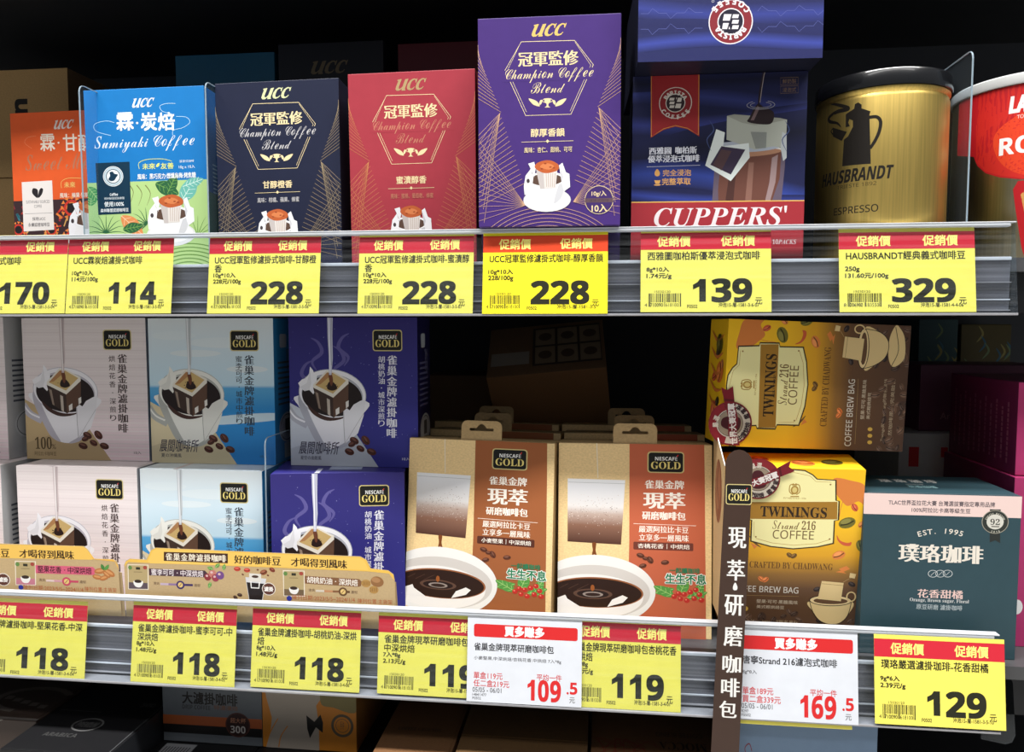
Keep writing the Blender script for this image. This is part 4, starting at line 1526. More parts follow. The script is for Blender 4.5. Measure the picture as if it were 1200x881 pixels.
def big_cup(k, shade, stream, table):
    """the white mug with a square drip bag, artwork grid Q_N"""
    g = lambda pts: [(x / 3.529, 360 + y / 3.529) for x, y in pts]
    k.part('cup_picture')
    k.poly([(175, 467), (186, 473), (277.5, 541), (175, 541)], table)
    k.poly([(226, 503), (250, 500), (277.5, 541), (175, 541), (175, 520)], tuple(v * 0.93 for v in table))
    k.line(g([(612, 400), (640, 440), (690, 468)]), 8.5, shade[1], sm=True)
    k.line(g([(612, 398), (640, 436), (680, 456)]), 2, shade[0], sm=True)
    k.poly(g([(655, 350), (660, 400), (690, 470), (725, 535), (765, 558), (805, 563), (850, 552), (885, 500), (912, 430), (926, 370)]), shade[0], sm=True)
    k.poly(g([(655, 350), (660, 400), (690, 470), (725, 535), (765, 558), (745, 520), (715, 460), (690, 400), (680, 360)]), shade[1], sm=True)
    k.poly(g([(800, 563), (850, 552), (885, 500), (912, 430), (900, 430), (860, 520)]), shade[1], sm=True)
    k.ell(224.5, 457, 38.8, 27.5, shade[0], rot=6, n=44)
    k.ring(224.5, 457, 38.4, 27.1, 0.7, shade[1], rot=6, n=44)
    k.ell(224.3, 458.5, 35.2, 23.6, shade[1], rot=6, n=44)
    k.ell(224, 460, 34.6, 22.4, (36, 26, 26), rot=6, n=44)
    k.poly(g([(690, 385), (715, 425), (770, 450), (835, 440), (880, 405), (850, 430), (790, 438), (735, 420)]), (70, 46, 40), sm=True)
    # steam and far paper wing
    k.poly(g([(655, 300), (672, 285), (688, 282), (700, 262), (704, 235), (716, 250), (722, 268), (732, 268), (728, 320), (716, 345), (700, 328), (680, 332), (664, 320)]), shade[0])
    k.poly(g([(663, 316), (690, 300), (704, 250), (708, 300), (700, 328), (680, 332)]), tuple(v * .94 for v in shade[0]))
    # bag
    k.poly(g([(715, 318), (795, 358), (797, 438), (735, 400)]), (66, 50, 44))
    k.poly(g([(795, 358), (858, 300), (856, 398), (797, 438)]), (96, 70, 56))
    k.poly(g([(724, 335), (735, 340), (745, 405), (737, 400)]), (150, 132, 118))
    k.poly(g([(770, 360), (782, 366), (784, 432), (773, 424)]), (196, 184, 172))
    k.poly(g([(805, 405), (820, 395), (820, 420), (806, 428)]), (232, 228, 222))
    k.poly(g([(846, 375), (858, 368), (858, 392), (847, 400)]), (232, 228, 222))
    k.poly(g([(716, 306), (770, 250), (796, 254), (858, 286), (858, 302), (796, 358), (716, 318)]), (232, 226, 214))
    k.poly(g([(724, 308), (772, 258), (796, 260), (848, 290), (795, 342)]), (204, 174, 116))
    k.poly(g([(724, 308), (772, 258), (796, 260), (792, 266), (745, 305)]), (176, 128, 84))
    for i in range(26):
        a = rnd.uniform(0, 6.3)
        r = rnd.uniform(3, 22)
        k.ell(*g([(788 + r * math.cos(a) * 1.2, 312 + r * math.sin(a) * 0.8)])[0], rnd.uniform(.4, 1.1), .5, (58, 36, 28), n=8)
    k.poly(g([(776, 300), (790, 292), (806, 306), (812, 322), (792, 330), (772, 322)]), (44, 28, 26), sm=True)
    k.poly(g([(778, 262), (790, 262), (796, 290), (790, 312), (782, 296)]), (110, 64, 44), sm=True)
    # near paper wing
    k.poly(g([(836, 412), (850, 400), (862, 408), (878, 385), (905, 370), (926, 362), (918, 430), (895, 500), (842, 543), (836, 480)]), tuple(v * .97 for v in shade[0]))
    k.line(g([(842, 543), (838, 470), (838, 412)]), 0.7, tuple(v * .72 for v in shade[0]))
    k.line(g([(842, 543), (880, 480), (918, 420)]), 0.6, tuple(v * .8 for v in shade[0]))
    k.part('water_stream')
    k.poly(g([(775, 45), (797, 45), (795, 120), (796, 200), (790, 268), (780, 268), (780, 190), (776, 120)]), stream[0])
    k.line(g([(781, 45), (783, 130), (785, 260)]), 1.0, stream[1], sm=True)
    k.line(g([(792, 45), (789, 130), (790, 230)]), 0.8, tuple(v * .8 for v in stream[0]), sm=True)
    k.part('coffee_beans')
    for x, y, r, a in ((880, 530, 5.6, 30), (926, 528, 6, 50), (905, 562, 5, 30), (860, 575, 5.6, 20), (950, 575, 5.6, 20), (870, 545, 4.4, -20)):
        p = g([(x, y)])[0]
        bean(k, p[0], p[1], r, a)


def drip_box(lab, q, Y, zb, style, group, depth=0.058, side=None, **kw):
    S = {
        'pink': dict(f=(234, 224, 224), s=(150, 150, 152), tx=(78, 62, 62), sh=((240, 238, 244), (186, 182, 194)), st=((206, 190, 192), (244, 240, 240)), tb=(196, 170, 128), sub='烘焙花香·深煎り'),
        'blue': dict(f=(230, 240, 246), s=(52, 142, 204), tx=(58, 70, 84), sh=((238, 238, 232), (178, 180, 176)), st=((202, 208, 214), (240, 244, 248)), tb=(222, 208, 172), sub='蜜李可可·城市中煎り'),
        'navy': dict(f=(50, 46, 122), s=(30, 28, 76), tx=(226, 226, 236), sh=((240, 240, 246), (176, 178, 190)), st=((196, 198, 218), (240, 240, 250)), tb=(200, 206, 216), sub='胡桃奶油·城市深煎り'),
    }[style]
    c = Carton('drip_bag_box', lab, 'coffee box', q, Y, depth, [board(style + '_drip_card', S['f']), board(style + '_drip_side' + ('_b' if side else ''), side or S['s']), board(style + '_drip_card', S['f'])], zb=zb, group=group, **kw)
    k = c.front(quad=Q_N)
    k.part('background_print')
    if style == 'blue':
        k.grad(170, 372, 330, 545, [(0, (228, 236, 240)), (.25, (210, 230, 242)), (.44, (200, 228, 244)), (.46, (94, 172, 222)), (.6, (52, 146, 214)), (1, (42, 130, 204))])
        k.poly([(260, 484), (325, 480), (325, 488), (250, 494)], (204, 226, 238), sm=True)
        for x, y, rx, ry in ((205, 392, 26, 5), (262, 400, 40, 6), (230, 412, 30, 4), (290, 430, 24, 4)):
            k.ell(x, y, rx, ry, (224, 236, 242))
    elif style == 'pink':
        k.grad(170, 372, 330, 545, [(0, (232, 222, 222)), (.5, (234, 222, 224)), (1, (236, 212, 218))])
        for i in range(34):
            y = 374 + i * 5
            k.box(176, y, 323, y + 0.9, (224, 212, 213) if i % 2 else (238, 228, 228))
    else:
        k.grad(170, 372, 330, 545, [(0, (50, 44, 112)), (.5, (50, 48, 128)), (1, (54, 54, 140))])
        for i in range(90):
            r = rnd.uniform(.12, .4)
            k.ell(rnd.uniform(177, 320), rnd.uniform(374, 535), r, r, (176, 178, 224), n=6)
        for x, y, a in ((207, 415, 1), (238, 410, -1), (232, 424, 1), (196, 440, -1)):
            k.line([(x, y + 16), (x - 5 * a, y + 6), (x + 6 * a, y - 4), (x + 2 * a, y - 15), (x - 6 * a, y - 20)], 4.2, (94, 88, 152), sm=True, taper=True)
    big_cup(k, S['sh'], S['st'], S['tb'])
    gold_badge(k, 271.5, 387, 302.5, 408.5)
    k.part('lettering')
    k.vtext('雀巢金牌濾掛咖啡', 292.3, 413.5, 507, 10.8, S['tx'], bx=0.03)
    k.vtext(S['sub'], 280.5, 414.5, 494, 7.2, S['tx'], bx=0.015)
    k.text('10入', 304.5, 529, 313, 532.5, S['tx'])
    if style == 'pink':
        k.text('100', 186, 512.5, 206, 527, (84, 66, 40), 'serif')
        k.text('%', 206, 521, 211, 527, (84, 66, 40), 'serif')
        k.text('阿拉比卡咖啡豆', 185, 530, 211, 535, (84, 66, 40))
    else:
        col = (52, 48, 70)
        k.text('晨間咖啡所', 185, 511.5, 232, 526, col, shear=0.25, b=0.006)
        k.text('夏の沖縄風' if style == 'blue' else '星空の函館風', 187, 528, 211, 532.5, col, b=0.006)
    k = c.right((58, 168))
    k.part('side_print')
    for i in range(3):
        x = 12 + i * 5
        k.box(x + 22, 36, x + 24, 60 + i * 4, (96, 100, 112) if style != 'navy' else (120, 120, 150))
    for j in range(9):
        k.box(10, 50 + j * 6, 46, 52.4 + j * 6, (80, 84, 96) if style != 'navy' else (100, 100, 140))
    k.box(16, 18, 34, 34, (190, 190, 190) if style == 'pink' else (196, 204, 214), r=3)
    k.ell(33, 128, 22, 18, (206, 206, 208))
    k.ring(33, 128, 19, 15, 1, (90, 92, 96))
    k.box(27, 118, 40, 134, (90, 88, 90))
    k.box(24, 146, 46, 164, (206, 210, 212))
    return c


GU, GLO = 'drip bag boxes in the upper row', 'drip bag boxes in the lower row'
LOW = []
LOW.append(drip_box('pinkish white drip bag box at the bottom of the stack, behind the left shelf card', [(17, 545.5), (160, 548.5), (166, 735), (28, 732)], 0.052, ZLD, 'pink', GLO, yaw=0.0, lean=0.0, roll=0.0, depth=0.075))
LOW.append(drip_box('pale blue drip bag box in the lower row, left of the indigo box', [(163, 549), (306.5, 552.5), (311, 740), (170, 736)], 0.054, ZLD, 'blue', GLO, yaw=0.0, lean=0.0, roll=0.0, depth=0.075))
LOW.append(drip_box('indigo drip bag box in the lower row beside the brown kraft box', [(315, 556), (474, 553), (475, 745), (322, 742)], 0.046, ZLD, 'navy', GLO, yaw=None, lean=0.0, roll=0.0, depth=0.075))
LOW.append(drip_box('greyish white drip bag box cut by the left edge, lower row', [(-140, 541), (1, 545), (7, 735), (-134, 732)], 0.052, ZLD, 'pink', GLO, yaw=0.0, lean=0.0, roll=0.0, side=(190, 190, 192), depth=0.075))
for c_, (lab, q, Y, st) in zip([LOW[0], LOW[1], LOW[2], LOW[3]], (
        ('shaded pinkish grey drip bag box in the upper row, 100% printed low on its face', [(27, 372), (172, 373), (173.5, 540), (30, 538)], 0.088, 'pink'),
        ('shaded pale blue drip bag box with a sea picture in the upper row', [(175.7, 372.7), (320, 373), (323, 541), (175.7, 540)], 0.086, 'blue'),
        ('shaded indigo drip bag box with a starry sky in the upper row', [(339, 372), (488, 372), (491, 541), (340, 540)], 0.080, 'navy'),
        ('shaded grey drip bag box cut by the left edge, upper row', [(-138, 371), (6, 372), (8, 543), (-136, 541)], 0.078, 'pink'))):
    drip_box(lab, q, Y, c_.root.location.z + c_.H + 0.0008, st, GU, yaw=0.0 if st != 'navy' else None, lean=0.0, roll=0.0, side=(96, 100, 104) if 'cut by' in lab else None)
# pale sticker on the indigo box top
k = LOW[2].top((160, 75))
k.part('top_sticker').box(66, 8, 106, 58, (168, 178, 206))
k.text('NESCAFÉ GOLD', 70, 18, 102, 34, (120, 126, 150), 'bold')
k.part('stream_end').box(52, 50, 58, 75, (196, 198, 218))
for c_ in LOW[:2]:
    k = c_.top((160, 75))
    k.part('stream_end').box(44, 40, 50, 75, (226, 216, 216))

# ------------------------------------------------------------------ kraft brew bag boxes
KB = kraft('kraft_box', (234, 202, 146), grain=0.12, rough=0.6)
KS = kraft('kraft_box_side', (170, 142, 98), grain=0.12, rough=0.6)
ZA = lambda pts: [(460 + x / 3.146, 460 + y / 3.146) for x, y in pts]
Q_K = [(484, 513.5), (648.5, 519), (647, 762), (470, 760)]
ZKH = None


def tab_outline(w, h, n=5):
    r = 0.006
    P = [(-w / 2, 0), (w / 2, 0)]
    for cx, a0 in ((w / 2 - r, 0), (-w / 2 + r, 90)):
        for i in range(n):
            a = RAD(a0 + i * 90 / (n - 1))
            P.append((cx + r * math.cos(a), h - r + r * math.sin(a)))
    return P


def tab_mesh(name, w, h, m, parent, M):
    """header tab with its euro slot cut out"""
    P = tab_outline(w, h)
    yc = h * 0.55
    a, b_ = w * 0.28, 0.0014
    slot = [(-a, yc - b_), (a, yc - b_), (a + 0.001, yc), (a, yc + b_), (0.0055, yc + b_)]
    slot += [(0.0045 * math.cos(RAD(t)), yc + b_ + 0.0042 * math.sin(RAD(t))) for t in (30, 60, 90, 120, 150)]
    slot += [(-0.0055, yc + b_), (-a, yc + b_), (-a - 0.001, yc)]
    tr = tessellate_polygon([[Vector((x, y, 0)) for x, y in P], [Vector((x, y, 0)) for x, y in slot[::-1]]])
    A = P + slot[::-1]
    bm = bmesh.new()
    L = [[bm.verts.new((x, s, z)) for x, z in A] for s in (0, 0.0006)]
    for f in tr:
        bm.faces.new([L[0][i] for i in f])
        bm.faces.new([L[1][i] for i in reversed(f)])
    for ring_ in (range(len(P)), range(len(P), len(A))):
        ring_ = list(ring_)
        for i, a_ in enumerate(ring_):
            b2 = ring_[(i + 1) % len(ring_)]
            bm.faces.new([L[0][a_], L[0][b2], L[1][b2], L[1][a_]])
    bmesh.ops.recalc_face_normals(bm, faces=bm.faces)
    bm.transform(M)
    return from_bm(name, bm, m, parent)


def kraft_box(lab, q, Y, band, pill, taste, group, art=True, leanv=None, tab=0.043, depth=0.058):
    c = Carton('brew_bag_box', lab, 'coffee box', q, Y, depth, [KB, KS, KS], zb=ZLD, group=group, yaw=None, lean=leanv, roll=0.0, flap=False)
    bx = 0.5 * (0.505 + 0.50) * c.W - c.W / 2
    tab_mesh('hanging_tab', tab, 0.020, KS, c.root, Matrix.Translation((bx, 0.0012, c.H)))
    # folded roof strip behind the front panel
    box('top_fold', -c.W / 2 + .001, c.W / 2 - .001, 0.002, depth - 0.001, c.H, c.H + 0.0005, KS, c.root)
    k = c.front(quad=Q_K)
    k.part('brown_band').poly([(561.7, 500), (640, 500), (640.5, 560), (641, 790), (550, 790), (557.5, 640)], band)
    if not art:
        return c
    k.part('tea_bag_picture')
    k.line(ZA([(207, 170), (206, 305)]), .8, (232, 224, 206))
    q_ = ZA([(100, 306), (300, 314), (278, 567), (190, 562), (88, 556)])
    N = 10
    TLp, TRp, BRp, BLp = [np.array(p) for p in ZA([(100, 306), (300, 314), (278, 567), (88, 556)])]
    stops = [(0, (240, 240, 242)), (.12, (236, 236, 240)), (.42, (232, 228, 226)), (.54, (190, 168, 156)), (.72, (136, 98, 80)), (1, (80, 50, 40))]
    for (t0, c0), (t1, c1) in zip(stops, stops[1:]):
        a, b_ = TLp + (BLp - TLp) * t0, TRp + (BRp - TRp) * t0
        c2, d = TRp + (BRp - TRp) * t1, TLp + (BLp - TLp) * t1
        k.add(k.face([a, b_, c2, d]), [(0, 1, 2), (0, 2, 3)], [c0, c0, c1, c1])
    k.line(ZA([(101, 320), (299, 328)]), .6, (190, 190, 192))
    for i in range(220):
        x, y = rnd.uniform(100, 276), rnd.gauss(440, 30)
        k.ell(*ZA([(x, y)])[0], .45, .35, rnd.choice(((232, 220, 212), (110, 80, 66), (190, 168, 156))), n=6)
    # drops
    k.poly(ZA([(176, 562), (190, 562), (187, 590), (190, 612), (182, 626), (173, 614), (177, 590)]), (120, 66, 30), sm=True)
    k.ell(*ZA([(175, 665)])[0], 2.6, 2.8, (130, 70, 30))
    k.ell(*ZA([(174, 662)])[0], 1, 1, (226, 190, 140))
    k.ell(*ZA([(181, 612)])[0], 1, 1.6, (214, 160, 100))
    k.part('cup_picture')
    k.ell(517, 700, 67, 45, (232, 230, 226), n=60)
    k.ell(516, 702, 62, 34, (206, 200, 194), n=60)
    k.ell(512, 708, 58, 28, (236, 232, 228), n=60)
    k.ell(516.5, 703, 54, 19.5, (150, 92, 56), n=60)
    k.ell(516, 703.5, 52.5, 18.2, (46, 28, 22), n=60)
    k.ell(514, 705, 22, 6.5, (92, 66, 54))
    k.ell(514, 705.2, 18, 5, (40, 26, 24))
    k.ell(514, 705.6, 11.5, 3.4, (150, 136, 128))
    k.ell(514, 705.9, 8.5, 2.2, (50, 34, 30))
    k.ell(514, 697, 2.2, 4, (150, 84, 40))
    for a in (0, 1, 2):
        k.line([(476 + a * 10, 698 + a), (486 + a * 12, 692)], .5, (90, 64, 52))
    k.poly([(470, 712), (482, 707), (484, 712), (498, 722), (472, 722)], (236, 232, 228))
    k.poly([(536, 712), (548, 706), (554, 709), (548, 716), (530, 722)], (236, 232, 228))
    gold_badge(k, 580.5, 526.5, 618.5, 551)
    W_ = (246, 238, 226)
    k.part('lettering').text('雀巢金牌', 576, 560, 619, 571, W_, bx=0.03)
    k.text('現萃', 574.5, 574.5, 619.5, 595.5, W_, bx=0.04)
    k.text('研磨咖啡包', 572.5, 598.5, 620, 609, W_, bx=0.03)
    k.line([(563, 613.5), (631, 616)], .5, W_)
    k.text('嚴選阿拉比卡豆', 568.5, 616.5, 623, 625, W_, bx=0.018)
    k.text('立享多一層風味', 568.5, 627, 623, 635.5, W_, bx=0.018)
    k.box(562, 637, 628, 647, pill, r=1.5)
    k.text(taste, 567, 638.8, 624, 645.2, W_, bx=0.02)
    k.part('coffee_beans')
    for x, y, r, a in ((345, 610, 4.6, 20), (378, 628, 5, 60), (352, 652, 4.4, -20), (430, 637, 4.6, -10), (362, 622, 3.5, 10)):
        p = ZA([(x, y)])[0]
        bean(k, p[0], p[1], r, a, (96, 52, 36))
    k.part('coffee_plant')
    for x, y, L, w, a in ((585, 702, 22, 10, 15), (612, 704, 24, 13, 70), (606, 706, 26, 12, 150), (620, 708, 24, 10, 20), (628, 706, 20, 11, 60), (636, 712, 18, 9, 100)):
        leaf(k, x, y, L, w, a, (86, 150, 70), (164, 204, 120), ribs=3)
    for x, y in ((606, 706), (613, 709), (617, 703), (624, 700), (630, 697), (634, 703), (628, 708), (620, 711), (636, 710), (611, 702)):
        k.ell(x, y, 3.2, 3.2, (188, 48, 40), n=14)
        k.ell(x - .9, y - 1, 1, 1, (232, 130, 110), n=8)
    k.part('green_lettering')
    for dx, dy in ((-.7, 0), (.7, 0), (0, .7), (0, -.7)):
        k.text('生生不息', 597 + dx, 677 + dy, 641 + dx, 689.5 + dy, (240, 244, 236), b=0.035)
    k.text('生生不息', 597, 677, 641, 689.5, (44, 122, 84), b=0.024)
    k.text('一起讓咖啡', 601.5, 669, 634.5, 676, (44, 122, 84), b=0.02)
    k = c.right((60, 250))
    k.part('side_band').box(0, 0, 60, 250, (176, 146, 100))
    return c


GA, GBB = 'brown band kraft boxes in the left row', 'terracotta band kraft boxes in the right row'
BR1, BR2 = (156, 92, 54), (190, 98, 68)
QB = [(655, 515.5), (830.5, 524.5), (838, 772), (653, 760)]
A0 = kraft_box('kraft box with a brown band beside the indigo drip bag box', Q_K, 0.046, BR1, (84, 44, 32), '小麥堅果｜中深烘焙', GA, leanv=0.10)
B0 = kraft_box('kraft box with a terracotta band beside the brown upright sign', QB, 0.044, BR2, (110, 56, 44), '杏桃花香｜中烘焙', GBB, leanv=0.09)
for base_, nm, n_ in ((A0, 'brown band', 2), (B0, 'terracotta band', 2)):
    for i in range(1, n_ + 1):
        words = ['second', 'rearmost'][i - 1]
        r = empty('brew_bag_box', base_.M, '%s kraft box behind the front %s box, only its top showing' % (words, nm), 'coffee box', GA if base_ is A0 else GBB)
        for ch in base_.root.children:
            if ch.name.split('.')[0] in ('carton', 'hanging_tab', 'top_fold'):
                o = ch.copy()
                COL.objects.link(o)
                o.parent = r
        k = Ink(r, ((-base_.W / 2, 0, 0), (base_.W, 0, 0), (0, 0, base_.H), (0, -1, 0)), Q_K)
        k.part('brown_band').poly([(561.7, 500), (640, 500), (640.5, 560), (641, 790), (550, 790), (557.5, 640)], BR1 if base_ is A0 else BR2)
        loc = base_.root.location
        r.location = (loc.x + 0.002 * i * (1 if i % 2 else -1), loc.y + 0.070 * i, loc.z)

# brown case lying at the back of the lower shelf
KC = kraft('case_board', (150, 110, 72), grain=0.08)
KC2 = kraft('case_board_top', (120, 92, 66), grain=0.08)
c = Carton('kraft_carton', 'brown case with printed pictures on its slanted top, deep behind the kraft boxes', 'carton', [(577, 443), (716, 428), (713, 520), (580, 525)], 0.30, 0.10, [KC, KC, KC2], zb=None, yaw=0.0, lean=-0.62, roll=RAD(-5.5), group='cases at the back of the lower shelf', flap=False)
k = c.top((140, 110))
k.part('picture_grid').box(54, 8, 136, 94, (60, 48, 40))
for i in range(3):
    for j in range(2):
        k.box(57 + i * 27, 12 + j * 41, 81 + i * 27, 49 + j * 41, (140, 122, 100))
        k.ell(69 + i * 27, 30 + j * 41, 8, 9, (84, 66, 54))
k.box(4, 60, 50, 88, (158, 150, 140))
plain('kraft_carton', 'shaded kraft case under the slanted one at the back', 'carton', [(500, 440), (575, 440), (575, 625), (500, 625)], 0.34, 0.12, KC2, 'cases at the back of the lower shelf', ZLD)

# ------------------------------------------------------------------ yellow brew bag boxes
Q_T = [(855.5, 546.5), (1015.5, 551), (999, 779), (846, 772)]
YW, BRN = (255, 200, 36), (92, 66, 50)
c = Carton('brew_bag_box', 'yellow and brown coffee box with a cream label standing behind the brown sign', 'coffee box', Q_T, 0.048, 0.050, [board('yellow_card', YW), board('yellow_card', YW), board('yellow_card', YW)], zb=ZLD, yaw=0.0, lean=None, roll=0.0, group='yellow and brown coffee boxes')
TW0 = c
ZT = lambda pts: [(840 + x / 3.668, 520 + y / 3.668) for x, y in pts]


def yellow_art(c):
    k = c.front(quad=Q_T)
    k.part('background_print')
    k.grad(840, 540, 1020, 785, [(0, (255, 202, 34)), (.36, (252, 196, 40)), (.5, (230, 168, 40)), (.60, (150, 108, 52)), (.68, (104, 74, 50)), (1, (84, 60, 48))])
    k.ell(925, 690, 30, 22, (0, 0, 0)) if False else None
    k.part('seed_pattern')
    PO, PG, PR = (226, 134, 66), (118, 112, 44), (214, 96, 60)
    k.poly([(978, 562), (998, 565), (1014, 572), (1014, 596), (1006, 592), (994, 598), (986, 590), (980, 580)], PO, sm=True)
    for x, y, r, a, cc in ((855.5, 560, 6, 30, PG), (862, 548, 5, 10, PR), (993, 620, 10, -20, PG), (1002, 600, 5.4, 60, PR), (983, 662, 8, -25, PO), (1009, 650, 8, 70, PG), (1010, 622, 5, -50, PO), (958, 675, 0.1, 0, PO)):
        bean(k, x, y, r, a, cc)
    k.poly([(981, 636), (985, 643), (993, 646), (998, 645), (996, 650), (988, 649), (982, 643)], PR, sm=True)
    for pts in ([(983, 680), (992, 676), (996, 680), (988, 684)], [(979, 684), (986, 682), (992, 686)], [(880, 646), (888, 650), (884, 654)]):
        k.poly(pts, PO)
    k.line([(990, 586), (986, 600), (984, 612)], .8, PO, sm=True)
    k.line([(878, 636), (884, 645), (892, 652)], 2.4, (110, 84, 48), sm=True, taper=True)
    k.part('cream_label')
    lab = [(881, 566), (899, 564.5), (907, 556), (918, 552), (931, 551), (944, 552.5), (953, 558), (958, 563.5), (979.5, 565), (979.5, 591), (983, 592), (982, 616), (977.5, 617), (976, 646), (958, 650.5), (930, 653), (904, 650), (881, 643), (882, 616), (877, 614), (878, 591), (881.5, 590)]
    cx_, cy_ = 930.5, 603
    k.poly([(cx_ + (x - cx_) * 1.035, cy_ + (y - cy_) * 1.03) for x, y in lab], (66, 48, 26))
    k.poly(lab, (250, 242, 176))
    k.line([(903, 566), (912, 557.5), (931, 554), (950, 558.5), (957, 566), (975, 567)], .5, (196, 160, 84))
    k.line([(886, 640), (905, 646), (930, 649), (957, 647), (972, 642)], .6, (196, 160, 84))
    k.line([(884, 638), (884, 618)], .4, (196, 160, 84))
    for x, y in ((886, 638), (972.5, 641), (974, 570)):
        k.ell(x, y, 1, 1, (150, 110, 50))
    k.part('crest_emblem')
    CR = (176, 140, 66)
    k.ell(932, 577, 4.6, 5.5, CR)
    k.ell(932, 577, 2.8, 3.6, (226, 206, 130))
    for s_ in (-1, 1):
        k.line([(932 + s_ * 2, 583), (932 + s_ * 6, 579), (932 + s_ * 5.4, 571), (932 + s_ * 2, 569.5)], 1.1, CR, sm=True)
    k.poly([(929, 571), (930, 568), (932, 569.5), (934, 568), (935, 571)], CR)
    k.line([(927, 585.5), (937, 585.5)], 1.4, CR)
    k.text('ESTABLISHED 1706', 919, 586.7, 945, 588.7, CR)
    k.part('gold_band').poly([(878, 592.5), (982, 592.5), (981.5, 615.5), (877.5, 614.5)], (170, 124, 44))
    k.part('brand_lettering').text('TWININGS', 892, 599, 969, 612.5, (48, 32, 18), 'serif', b=0.004)
    k.text('OF LONDON', 918.5, 609.5, 943.5, 612, (64, 44, 24), 'serif')
    k.part('lettering').text('Strand 216', 906, 617, 956, 628.5, (120, 88, 46), 'script', b=0)
    k.text('COFFEE', 906, 629.8, 954, 641, (112, 84, 44), 'sans')
    bean(k, 925.5, 662, 4.2, 40, (120, 84, 34))
    bean(k, 930.5, 663, 4.2, -40, (120, 84, 34))
    k.text('CRAFTED BY CHADWANG', 878, 671.5, 976, 680, (108, 72, 28), 'serif')
    bean(k, 892, 693, 4.4, 40, (226, 124, 60))
    bean(k, 897, 694, 4.4, -40, (226, 124, 60))
    k.text('COFFEE BREW BAG', 853, 702.5, 936, 710.5, (226, 220, 208), 'sans', b=0.006)
    k.line([(856, 714), (936, 716)], .4, (170, 140, 90))
    k.text('堅果·可可·黑糖風味', 886, 720.5, 935, 725.5, (206, 190, 166), b=0.006)
    k.text('美式輕烘焙豆', 886, 727.5, 919, 732, (206, 190, 166), b=0.006)
    k.text('Twings與Chadwang的聯名風味', 858, 746, 936, 751, (190, 170, 140))
    k.text('自然咖啡風味完美融合', 858, 755, 936, 760, (190, 170, 140))
    for x in (858, 866, 874):
        k.ell(x, 732, 2.4, 3, (226, 184, 84))
    k.part('bean_ground')
    for i in range(46):
        bean(k, rnd.uniform(848, 1003), rnd.uniform(752, 777) if i > 12 else rnd.uniform(735, 752), rnd.uniform(4, 6.5), rnd.uniform(0, 180), rnd.choice(((96, 72, 58), (76, 56, 46), (112, 84, 66))))
    for x, y, a in ((957.5, 706.5, -20), (998, 700, 30), (960, 748, 20)):
        bean(k, x, y, 4.6, a, (52, 40, 38))
    bean(k, 986, 764, 5, -20, (206, 120, 66))
    k.part('cup_picture')
    CC, LN = (232, 204, 146), (40, 28, 24)
    k.poly([(950, 757), (962, 752), (985, 753), (1000, 760), (997, 765), (985, 771), (963, 772), (953, 766)], CC, sm=True)
    k.line([(951, 756), (970, 764), (998, 760)], .8, LN, sm=True)
    k.poly([(948.5, 722), (952, 735), (960, 747), (972, 752), (984, 750), (993, 740), (997.5, 722)], CC, sm=True)
    k.line([(948.5, 722), (952, 735), (960, 747), (972, 752), (984, 750), (993, 740), (997.5, 722)], .8, LN, sm=True)
    k.ring(973, 721, 24.5, 7, 1, LN, rot=-1)
    k.ell(973, 721, 24, 6.5, (240, 214, 160), rot=-1)
    k.ell(973, 721.5, 20, 4.3, (104, 74, 50), rot=-1)
    k.poly([(963, 695.5), (988.5, 698), (985, 722), (958, 719)], CC)
    k.line([(963, 699), (988, 701.5)], .5, (150, 120, 70))
    k.line([(988, 697), (996, 692), (1001, 689)], .5, (190, 160, 110), sm=True)
    k.poly([(996, 685), (1003, 686.5), (1001.5, 692.5), (995, 691)], CC)
    k.ring(997, 716, 5, 6, 1.6, CC)
    # top: seeds
    k = c.top((160, 50))
    k.part('seed_pattern')
    bean(k, 42, 22, 12, 10, PR)
    bean(k, 92, 34, 14, 8, (226, 120, 50))
    bean(k, 128, 30, 13, -5, (96, 88, 30))
    k = c.left((52, 210))
    k.part('seed_pattern')
    for x, y, r, a, cc in ((20, 30, 9, 70, PR), (34, 66, 7, 40, PG), (16, 96, 8, 10, PO), (30, 140, 9, 70, (110, 80, 40)), (18, 180, 8, 20, PO)):
        bean(k, x, y, r, a, cc)
    for i in range(6):
        k.line([(10 + i * 6, 20 + i * 30), (22 + i * 4, 34 + i * 28), (14 + i * 6, 50 + i * 27)], 3, PO, sm=True, taper=True)
    return k


yellow_art(c)
# the upper one lies on its side: its height runs along the shelf
W2, H2 = c.W * 0.99, c.H * 0.985
yaw2, rl = RAD(9), RAD(2.2)
zt = c.root.location.z + c.H * math.cos(c.M.to_euler().x) + 0.001
Q_T2 = [(853, 373.5), (1067, 381.5), (1058.5, 528.5), (847, 523.5)]
p = fit(Q_T2, 0.052, None, yaw2, 0.0, rl, 1)
M = pose(p[0], 0.052, p[6], yaw2, 0.0, rl) @ Matrix.Translation((-p[2] / 2, 0, 0)) @ Matrix.Rotation(RAD(-90), 4, 'Y') @ Matrix.Translation((p[3] / 2, 0, -p[2])) @ Matrix.Identity(4)
